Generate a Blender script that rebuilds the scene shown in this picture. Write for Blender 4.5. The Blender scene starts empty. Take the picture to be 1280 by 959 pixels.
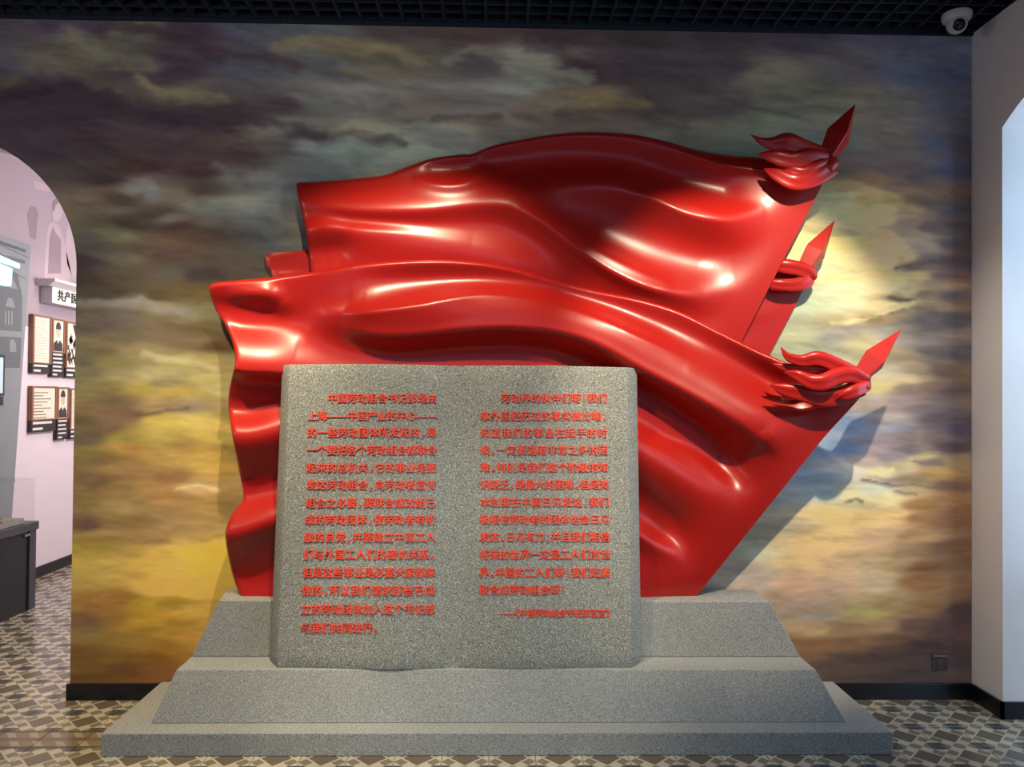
import bpy, bmesh, math, random
import numpy as np
from mathutils import Matrix, Vector
R = math.radians
random.seed(7)
SC = bpy.context.scene
COL = SC.collection

# ------------------------------------------------------------------ camera
cam_d = bpy.data.cameras.new('camera')
cam = bpy.data.objects.new('camera', cam_d)
COL.objects.link(cam)
cam_d.sensor_width = 36.0
cam_d.lens = 27.0                       # 960 px for a 1280 px wide frame
ROT = Matrix.Rotation(R(-1.27), 3, 'Z') @ Matrix.Rotation(R(90.8), 3, 'X') @ Matrix.Rotation(R(0.45), 3, 'Z')
CP = Vector((0, 0, 1.5))
cam.matrix_world = Matrix.Translation(CP) @ ROT.to_4x4()
cam_d.clip_start = 0.05
SC.camera = cam
RN = np.array(ROT)
CN = np.array(CP)

# ------------------------------------------------------------------ world, lights, exposure
SC.view_settings.view_transform = 'Standard'
SC.view_settings.look = 'None'
SC.view_settings.gamma = 1.0
SC.view_settings.exposure = 0.0
SC.view_settings.use_curve_mapping = False
w = bpy.data.worlds.new('world')
SC.world = w
w.use_nodes = True
w.node_tree.nodes['Background'].inputs[0].default_value = (0.42, 0.60, 1.0, 1)
w.node_tree.nodes['Background'].inputs[1].default_value = 0.11


def look(o, target):
    d = Vector(target) - o.location
    o.rotation_euler = d.to_track_quat('-Z', 'Y').to_euler()


def spot(name, loc, target, energy, size_deg, blend, color, radius=0.03):
    d = bpy.data.lights.new(name, 'SPOT')
    d.energy = energy; d.spot_size = R(size_deg); d.spot_blend = blend
    d.color = color; d.shadow_soft_size = radius
    o = bpy.data.objects.new(name, d); COL.objects.link(o)
    o.location = loc; look(o, target)
    return o


def area(name, loc, target, energy, sx, sy, color):
    d = bpy.data.lights.new(name, 'AREA')
    d.shape = 'RECTANGLE'; d.size = sx; d.size_y = sy; d.energy = energy; d.color = color
    o = bpy.data.objects.new(name, d); COL.objects.link(o)
    o.location = loc; look(o, target)
    return o


WARM = (1.0, 0.80, 0.52)
spot('track_spot_light', (1.32, 1.95, 3.25), (1.17, 3.80, 1.46), 350, 48, 0.50, (1.0, 0.83, 0.60), 0.03)
spot('track_spot_light', (-0.45, 2.50, 3.25), (-0.42, 3.55, 1.34), 190, 72, 0.7, (1.0, 0.81, 0.54), 0.035)
spot('track_spot_light', (-1.50, 2.62, 3.25), (-1.55, 3.62, 0.85), 240, 62, 0.8, (1.0, 0.79, 0.50), 0.035)
spot('track_spot_light', (-0.10, 1.00, 3.25), (-0.12, 3.30, 0.38), 230, 32, 0.8, (1.0, 0.92, 0.74), 0.04)
spot('track_spot_light', (0.95, 2.30, 3.25), (2.39, 3.60, 1.05), 110, 46, 1.0, (1.0, 0.88, 0.78), 0.05)
area('window_daylight', (3.35, 2.9, 1.9), (1.0, 2.9, 1.3), 36, 1.2, 2.0, (0.55, 0.75, 1.0))
area('window_daylight', (3.35, 0.85, 1.9), (0.4, 2.2, 1.2), 105, 1.3, 2.2, (0.55, 0.75, 1.0))
area('room_fill_light', (-0.3, -0.6, 2.9), (0.4, 3.6, 1.2), 12, 2.6, 1.2, (0.48, 0.68, 1.0))
area('side_fill_light', (-2.9, 1.9, 2.7), (2.39, 3.5, 1.1), 8, .5, .5, (1.0, .86, .74))
pd = bpy.data.lights.new('next_room_fill', 'POINT'); pd.energy = 120; pd.shadow_soft_size = .25; pd.color = (1.0, .92, .90)
po = bpy.data.objects.new('next_room_fill', pd); COL.objects.link(po); po.location = (-1.7, 6.6, 2.3)  # unseen point fill, added to lighten the next room's walls and ceiling
spot('picture_spot_light', (-2.6, 6.35, 3.1), (-3.66, 6.35, 1.75), 36, 62, .9, (1.0, .80, .64), .03)

WY = 3.8          # face of the back wall
CZ = 3.334        # ceiling
XR = 2.39         # right wall
XL = -3.66        # left wall of the next room


# ------------------------------------------------------------------ maths helpers
def dirs(px, py):
    px = np.asarray(px, float); py = np.asarray(py, float)
    v = np.stack([(px - 640) / 960, -(py - 479.5) / 960, -np.ones_like(px)], -1)
    return v @ RN.T


def P(px, py, Y):
    """world point of a picture measurement at depth Y"""
    d = dirs(px, py)
    t = np.asarray(Y, float) / d[..., 1]
    return CN + d * t[..., None]


def Px(px, py, X):
    d = dirs(px, py)
    t = X / d[..., 0]
    return CN + d * t[..., None]


def crom(pts, n):
    """smooth curve through pts, n samples spaced by length"""
    p = np.array(pts, float)
    a = np.vstack([2 * p[0] - p[1], p, 2 * p[-1] - p[-2]])
    out = []
    for i in range(len(p) - 1):
        p0, p1, p2, p3 = a[i:i + 4]
        for t in np.linspace(0, 1, 16, endpoint=False):
            out.append(.5 * ((2 * p1) + (-p0 + p2) * t + (2 * p0 - 5 * p1 + 4 * p2 - p3) * t * t + (-p0 + 3 * p1 - 3 * p2 + p3) * t ** 3))
    out.append(p[-1])
    out = np.array(out)
    s = np.concatenate([[0], np.cumsum(np.linalg.norm(np.diff(out[:, :2], axis=0), axis=1))])
    q = np.linspace(0, s[-1], n)
    return np.stack([np.interp(q, s, out[:, k]) for k in range(out.shape[1])], -1)


def vnoise(x, y, seed=0):
    xi = np.floor(x).astype(np.int64); yi = np.floor(y).astype(np.int64)
    fx = x - xi; fy = y - yi
    fx = fx * fx * (3 - 2 * fx); fy = fy * fy * (3 - 2 * fy)

    def h(a, b):
        n = (a * 374761393 + b * 668265263 + seed * 982451653) & 0x7fffffff
        n = ((n ^ (n >> 13)) * 1274126177) & 0x7fffffff
        return ((n ^ (n >> 16)) & 0xffff) / 65535.0
    return (h(xi, yi) * (1 - fx) + h(xi + 1, yi) * fx) * (1 - fy) + (h(xi, yi + 1) * (1 - fx) + h(xi + 1, yi + 1) * fx) * fy


def fbm(x, y, seed=0, octv=5):
    s = 0; a = .5; t = 0
    for i in range(octv):
        s = s + a * vnoise(x * 2 ** i, y * 2 ** i, seed + i * 17); t += a; a *= .55
    return s / t - .5


def srgb(c):
    c = np.asarray(c, float) / 255
    return np.where(c <= .04045, c / 12.92, ((c + .055) / 1.055) ** 2.4)


# ------------------------------------------------------------------ material helpers
def mat(name, rgb, rough=.6, metal=0.0, bump=0.0, bscale=40, var=0.0, vscale=6, coat=0.0, emit=None, estr=0, spec=.5):
    m = bpy.data.materials.new(name); m.use_nodes = True
    nt = m.node_tree; b = nt.nodes['Principled BSDF']
    b.inputs['Base Color'].default_value = (*rgb, 1)
    b.inputs['Roughness'].default_value = rough
    b.inputs['Metallic'].default_value = metal
    b.inputs['Specular IOR Level'].default_value = spec
    b.inputs['Coat Weight'].default_value = coat
    tc = nt.nodes.new('ShaderNodeTexCoord')
    if var > 0:
        n = nt.nodes.new('ShaderNodeTexNoise'); n.inputs['Scale'].default_value = vscale; n.inputs['Detail'].default_value = 6
        nt.links.new(tc.outputs['Object'], n.inputs['Vector'])
        r = nt.nodes.new('ShaderNodeMix'); r.data_type = 'RGBA'
        r.inputs[6].default_value = (*[c * (1 - var) for c in rgb], 1)
        r.inputs[7].default_value = (*[min(1, c * (1 + var)) for c in rgb], 1)
        nt.links.new(n.outputs['Fac'], r.inputs[0]); nt.links.new(r.outputs[2], b.inputs['Base Color'])
    if bump > 0:
        n2 = nt.nodes.new('ShaderNodeTexNoise'); n2.inputs['Scale'].default_value = bscale; n2.inputs['Detail'].default_value = 4
        nt.links.new(tc.outputs['Object'], n2.inputs['Vector'])
        bp = nt.nodes.new('ShaderNodeBump'); bp.inputs['Strength'].default_value = bump; bp.inputs['Distance'].default_value = .01
        nt.links.new(n2.outputs['Fac'], bp.inputs['Height']); nt.links.new(bp.outputs[0], b.inputs['Normal'])
    if emit:
        b.inputs['Emission Color'].default_value = (*emit, 1); b.inputs['Emission Strength'].default_value = estr
    return m


def granite(name, dark, mid, light):
    m = bpy.data.materials.new(name); m.use_nodes = True
    nt = m.node_tree; b = nt.nodes['Principled BSDF']; L = nt.links
    tc = nt.nodes.new('ShaderNodeTexCoord')
    n = nt.nodes.new('ShaderNodeTexNoise'); n.inputs['Scale'].default_value = 230; n.inputs['Detail'].default_value = 2
    L.new(tc.outputs['Object'], n.inputs['Vector'])
    r = nt.nodes.new('ShaderNodeValToRGB'); e = r.color_ramp.elements
    e[0].position = .34; e[0].color = (*dark, 1); e[1].position = .68; e[1].color = (*light, 1)
    k = e.new(.50); k.color = (*mid, 1)
    L.new(n.outputs['Fac'], r.inputs[0])
    n2 = nt.nodes.new('ShaderNodeTexNoise'); n2.inputs['Scale'].default_value = 3; n2.inputs['Detail'].default_value = 5
    L.new(tc.outputs['Object'], n2.inputs['Vector'])
    mr = nt.nodes.new('ShaderNodeMapRange'); mr.inputs[3].default_value = .86; mr.inputs[4].default_value = 1.14
    L.new(n2.outputs['Fac'], mr.inputs[0])
    mx = nt.nodes.new('ShaderNodeVectorMath'); mx.operation = 'SCALE'
    L.new(r.outputs[0], mx.inputs[0]); L.new(mr.outputs[0], mx.inputs['Scale'])
    L.new(mx.outputs[0], b.inputs['Base Color'])
    b.inputs['Roughness'].default_value = .72
    b.inputs['Specular IOR Level'].default_value = .35
    bp = nt.nodes.new('ShaderNodeBump'); bp.inputs['Strength'].default_value = .45; bp.inputs['Distance'].default_value = .003
    L.new(n.outputs['Fac'], bp.inputs['Height']); L.new(bp.outputs[0], b.inputs['Normal'])
    return m


def tile_mat(name, kind):
    """printed cement tile: pattern follows each tile's own UV, -0.5..0.5"""
    m = bpy.data.materials.new(name); m.use_nodes = True
    nt = m.node_tree; b = nt.nodes['Principled BSDF']; L = nt.links
    uv = nt.nodes.new('ShaderNodeUVMap'); sp = nt.nodes.new('ShaderNodeSeparateXYZ')
    L.new(uv.outputs[0], sp.inputs[0])

    def mth(op, a, c=None):
        n = nt.nodes.new('ShaderNodeMath'); n.operation = op
        for i, v in enumerate((a, c)):
            if v is None: continue
            if isinstance(v, (int, float)): n.inputs[i].default_value = v
            else: L.new(v, n.inputs[i])
        return n.outputs[0]

    def mixc(f, a, c):
        n = nt.nodes.new('ShaderNodeMix'); n.data_type = 'RGBA'
        L.new(f, n.inputs[0])
        for i, v in ((6, a), (7, c)):
            if isinstance(v, tuple): n.inputs[i].default_value = (*v, 1)
            else: L.new(v, n.inputs[i])
        return n.outputs[2]
    cream, tan, brown, grey = (.46, .43, .33), (.20, .165, .11), (.13, .105, .075), (.075, .08, .075)
    if kind == 'field':
        ax = mth('ABSOLUTE', sp.outputs[0]); ay = mth('ABSOLUTE', sp.outputs[1])
        gx = mth('GREATER_THAN', ax, 1 / 3); gy = mth('GREATER_THAN', ay, 1 / 3)
        corner = mth('MULTIPLY', gx, gy)
        dia = mth('LESS_THAN', mth('ADD', ax, ay), .325)
        # fold into the strips between the corner squares: little opposed triangles
        ux = mth('ABSOLUTE', mth('SUBTRACT', mth('MODULO', mth('MULTIPLY', ax, 3), 1.0), .5))
        uy = mth('ABSOLUTE', mth('SUBTRACT', mth('MODULO', mth('MULTIPLY', ay, 3), 1.0), .5))
        tri = mth('GREATER_THAN', mth('SUBTRACT', ux, uy), 0.0)
        c = mixc(tri, cream, tan)
        diag = mth('LESS_THAN', mth('ABSOLUTE', mth('SUBTRACT', mth('ADD', ax, ay), .36)), .028)
        c = mixc(diag, c, cream)
        c = mixc(dia, c, brown)
        c = mixc(corner, c, grey)
    else:
        a = mth('ADD', mth('MULTIPLY', sp.outputs[0], 2.0), mth('MULTIPLY', sp.outputs[1], 1.3))
        z = mth('GREATER_THAN', mth('MODULO', mth('ADD', mth('MULTIPLY', a, 1.0), 8.0), 1.0), .62)
        c = mixc(z, tan, (.33, .28, .19))
        e = mth('GREATER_THAN', mth('ABSOLUTE', sp.outputs[1]), .40)
        c = mixc(e, c, (.10, .06, .04))
        e2 = mth('LESS_THAN', mth('ABSOLUTE', sp.outputs[1]), .10)
        c = mixc(e2, c, (.17, .11, .07))
    oi = nt.nodes.new('ShaderNodeObjectInfo')
    no = nt.nodes.new('ShaderNodeTexNoise'); no.inputs['Scale'].default_value = 2.3; no.inputs['Detail'].default_value = 6
    geo = nt.nodes.new('ShaderNodeNewGeometry'); L.new(geo.outputs['Position'], no.inputs['Vector'])
    s = mth('ADD', mth('MULTIPLY', oi.outputs['Random'], .22), mth('ADD', mth('MULTIPLY', no.outputs['Fac'], .5), .62))
    v = nt.nodes.new('ShaderNodeVectorMath'); v.operation = 'SCALE'
    L.new(c, v.inputs[0]); L.new(s, v.inputs['Scale']); L.new(v.outputs[0], b.inputs['Base Color'])
    b.inputs['Roughness'].default_value = .2
    b.inputs['Specular IOR Level'].default_value = .5
    return m


RED = mat('gloss_red_paint', (.41, .012, .008), .32, bump=.03, bscale=9, spec=.42, coat=.1)
RED.node_tree.nodes['Principled BSDF'].inputs['Coat Roughness'].default_value = .22
REDLET = mat('red_letter_paint', (.85, .085, .045), .45)
STONE = granite('grey_stone_paint', (.17, .18, .175), (.28, .295, .285), (.43, .45, .43))
BOOKM = granite('speckled_book_stone', (.12, .125, .115), (.235, .245, .22), (.52, .54, .48))
WALLW = mat('pale_wall_paint', (.88, .84, .80), .45, bump=.05, bscale=30, var=.04)
NEXTW = mat('white_wall_paint', (.76, .68, .74), .6, var=.03)
CREAMC = mat('cream_ceiling_paint', (.72, .70, .64), .7, var=.03)
BLACK = mat('black_baseboard', (.006, .007, .011), .28)
NAVY = mat('dark_ceiling_metal', (.009, .014, .024), .6)
NAVYB = mat('dark_ceiling_void', (.010, .014, .024), .9)
GROUT = mat('grey_grout', (.20, .17, .13), .9, var=.1)
FIELD = tile_mat('patterned_cement_tile', 'field')
BORDER = tile_mat('patterned_border_tile', 'border')
WHITEP = mat('white_plastic', (.62, .60, .60), .35)
DGLASS = mat('dark_lens_glass', (.01, .012, .016), .08)
WOOD = mat('brown_frame_wood', (.27, .12, .065), .5, var=.2)
PAPER = mat('aged_paper', (.80, .75, .62), .7, var=.06, vscale=30)
CAP = mat('black_caption_plate', (.025, .022, .020), .5)
INK = mat('white_caption_print', (.75, .73, .70), .6)
DINK = mat('dark_print', (.05, .04, .045), .7)
MAUVE = mat('mauve_wall_print', (.44, .36, .41), .7, var=.12, vscale=8)
MAUVD = mat('dark_mauve_wall_print', (.27, .21, .25), .7, var=.12, vscale=8)
PANELM = mat('grey_blue_panel_print', (.24, .27, .29), .5, var=.08, vscale=5)
PANELD = mat('slate_panel_print', (.12, .14, .155), .5, var=.08, vscale=5)
CYANL = mat('lit_cyan_strip', (.5, .8, .85), .4, emit=(.45, .85, .95), estr=1.1)
LIT = mat('lit_sign_face', (.85, .88, .75), .4, emit=(.9, .95, .75), estr=.75)
CASEM = mat('dark_case_metal', (.012, .015, .022), .35)
CASEE = mat('slate_case_edge', (.055, .058, .08), .4)
LINEN = mat('grey_green_mount', (.34, .35, .30), .8, var=.1)
METAL = mat('brushed_metal', (.5, .5, .5), .3, 1.0)


def glass_mat(name, tint, refl=.10):
    m = bpy.data.materials.new(name); m.use_nodes = True
    nt = m.node_tree; nt.nodes.clear()
    o = nt.nodes.new('ShaderNodeOutputMaterial'); t = nt.nodes.new('ShaderNodeBsdfTransparent')
    g = nt.nodes.new('ShaderNodeBsdfGlossy'); mx = nt.nodes.new('ShaderNodeMixShader')
    t.inputs[0].default_value = (*tint, 1); g.inputs['Roughness'].default_value = .03
    lw = nt.nodes.new('ShaderNodeLayerWeight'); pw = nt.nodes.new('ShaderNodeMath'); pw.operation = 'POWER'; pw.inputs[1].default_value = 4
    ma = nt.nodes.new('ShaderNodeMath'); ma.operation = 'MULTIPLY_ADD'; ma.inputs[1].default_value = .4; ma.inputs[2].default_value = .02
    nt.links.new(lw.outputs['Facing'], pw.inputs[0]); nt.links.new(pw.outputs[0], ma.inputs[0])
    nt.links.new(ma.outputs[0], mx.inputs[0]); nt.links.new(t.outputs[0], mx.inputs[1]); nt.links.new(g.outputs[0], mx.inputs[2])
    nt.links.new(mx.outputs[0], o.inputs[0])
    return m


GLASS = glass_mat('clear_glass', (.985, .99, .99))
WGLASS = glass_mat('window_glass', (.95, .98, 1.0))


# ------------------------------------------------------------------ object helpers
def tag(o, label=None, cat=None, group=None, kind=None):
    if label: o['label'] = label
    if cat: o['category'] = cat
    if group: o['group'] = group
    if kind: o['kind'] = kind
    return o


def empty(name, loc=(0, 0, 0)):
    o = bpy.data.objects.new(name, None); COL.objects.link(o)
    o.location = loc; o.empty_display_size = .1
    return o


def setparent(o, parent):
    o.parent = parent
    # parents here are never rotated or scaled, so the offset is a plain translation
    off = Vector((0, 0, 0)); q = parent
    while q is not None:
        off += q.location; q = q.parent
    o.matrix_parent_inverse = Matrix.Identity(4)
    o.location = o.location - off


def mesh_obj(name, verts, faces, material, parent=None, smooth=False, uv=None):
    me = bpy.data.meshes.new(name)
    me.from_pydata([tuple(v) for v in verts], [], [tuple(f) for f in faces])
    me.materials.append(material)
    if smooth:
        me.polygons.foreach_set('use_smooth', [True] * len(me.polygons))
    me.update()
    o = bpy.data.objects.new(name, me); COL.objects.link(o)
    if parent: setparent(o, parent)
    return o


def link_mesh(name, me, parent=None, loc=(0, 0, 0)):
    o = bpy.data.objects.new(name, me); COL.objects.link(o)
    o.location = loc
    if parent: setparent(o, parent)
    return o


class MB:
    def __init__(s): s.v = []; s.f = []

    def add(s, vs, fs):
        k = len(s.v); s.v += [tuple(v) for v in vs]; s.f += [tuple(i + k for i in f) for f in fs]
        return s

    def box(s, x0, x1, y0, y1, z0, z1):
        vs = [(x, y, z) for x in (x0, x1) for y in (y0, y1) for z in (z0, z1)]
        return s.add(vs, [(0, 1, 3, 2), (4, 6, 7, 5), (0, 4, 5, 1), (2, 3, 7, 6), (0, 2, 6, 4), (1, 5, 7, 3)])

    def hexa(s, a, b):
        """two quads a (bottom) and b (top)"""
        return s.add(list(a) + list(b), [(3, 2, 1, 0), (4, 5, 6, 7), (0, 1, 5, 4), (1, 2, 6, 5), (2, 3, 7, 6), (3, 0, 4, 7)])

    def cyl(s, p0, p1, r0, r1=None, n=16):
        r1 = r0 if r1 is None else r1
        p0 = Vector(p0); p1 = Vector(p1); d = (p1 - p0).normalized()
        a = d.orthogonal().normalized(); b = d.cross(a)
        vs = []
        for p, r in ((p0, r0), (p1, r1)):
            for i in range(n):
                t = 2 * math.pi * i / n
                vs.append(p + r * (math.cos(t) * a + math.sin(t) * b))
        fs = [(i, (i + 1) % n, n + (i + 1) % n, n + i) for i in range(n)]
        fs += [tuple(range(n))[::-1], tuple(range(n, 2 * n))]
        return s.add(vs, fs)

    def prism(s, poly, axis, a, b):
        """poly of 2D points, extruded along axis ('x' uses (y,z), 'y' uses (x,z), 'z' uses (x,y))"""
        n = len(poly)

        def pt(p, c):
            return {'x': (c, p[0], p[1]), 'y': (p[0], c, p[1]), 'z': (p[0], p[1], c)}[axis]
        vs = [pt(p, a) for p in poly] + [pt(p, b) for p in poly]
        fs = [(i, (i + 1) % n, n + (i + 1) % n, n + i) for i in range(n)] + [tuple(range(n))[::-1], tuple(range(n, 2 * n))]
        return s.add(vs, fs)

    def build(s, name, m, parent=None, smooth=False, bevel=0, kind=None):
        o = mesh_obj(name, s.v, s.f, m, None, smooth)
        bm = bmesh.new(); bm.from_mesh(o.data)
        bmesh.ops.recalc_face_normals(bm, faces=bm.faces)
        bm.to_mesh(o.data); bm.free()
        if bevel:
            md = o.modifiers.new('bevel', 'BEVEL'); md.width = bevel; md.segments = 2; md.limit_method = 'ANGLE'; md.angle_limit = R(35)
        if parent: setparent(o, parent)
        if kind: o['kind'] = kind
        return o


def lathe(prof, c, axis=(0, 0, 1), n=32):
    d = Vector(axis).normalized(); a = d.orthogonal().normalized(); b = d.cross(a); c = Vector(c)
    vs = []; fs = []
    for (r, h) in prof:
        for i in range(n):
            t = 2 * math.pi * i / n
            vs.append(c + d * h + max(r, 1e-4) * (math.cos(t) * a + math.sin(t) * b))
    for k in range(len(prof) - 1):
        for i in range(n):
            j = (i + 1) % n
            fs.append((k * n + i, k * n + j, (k + 1) * n + j, (k + 1) * n + i))
    return vs, fs


# ================================================================== SETTING
def st(o): o['kind'] = 'structure'; return o


# arch into the next room
AX, AW, AB, AZ = -2.752, 0.70, 0.66, 2.10       # centre x, half width, rise, spring height


def arch_z(x):
    d = np.clip(1 - ((np.asarray(x) - AX) / AW) ** 2, 0, 1)
    return AZ + AB * np.sqrt(d)


# back wall: pier slabs and the part over the arch
wb = MB()
wb.box(AX + AW, XR + .5, WY, WY + .24, 0, CZ + .15)
wb.box(XL, AX - AW, WY, WY + .24, 0, CZ + .15)
tt = np.linspace(0, math.pi, 41)
xs = AX - AW * np.cos(tt); zs = AZ + AB * np.sin(tt)
for i in range(40):
    a0 = (xs[i], WY, zs[i]); a1 = (xs[i + 1], WY, zs[i + 1]); b1 = (xs[i + 1], WY, CZ + .15); b0 = (xs[i], WY, CZ + .15)
    bk = [(p[0], WY + .24, p[2]) for p in (a0, a1, b1, b0)]
    wb.hexa([a0, a1, b1, b0], bk)
st(wb.build('wall_back', NEXTW))

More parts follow.
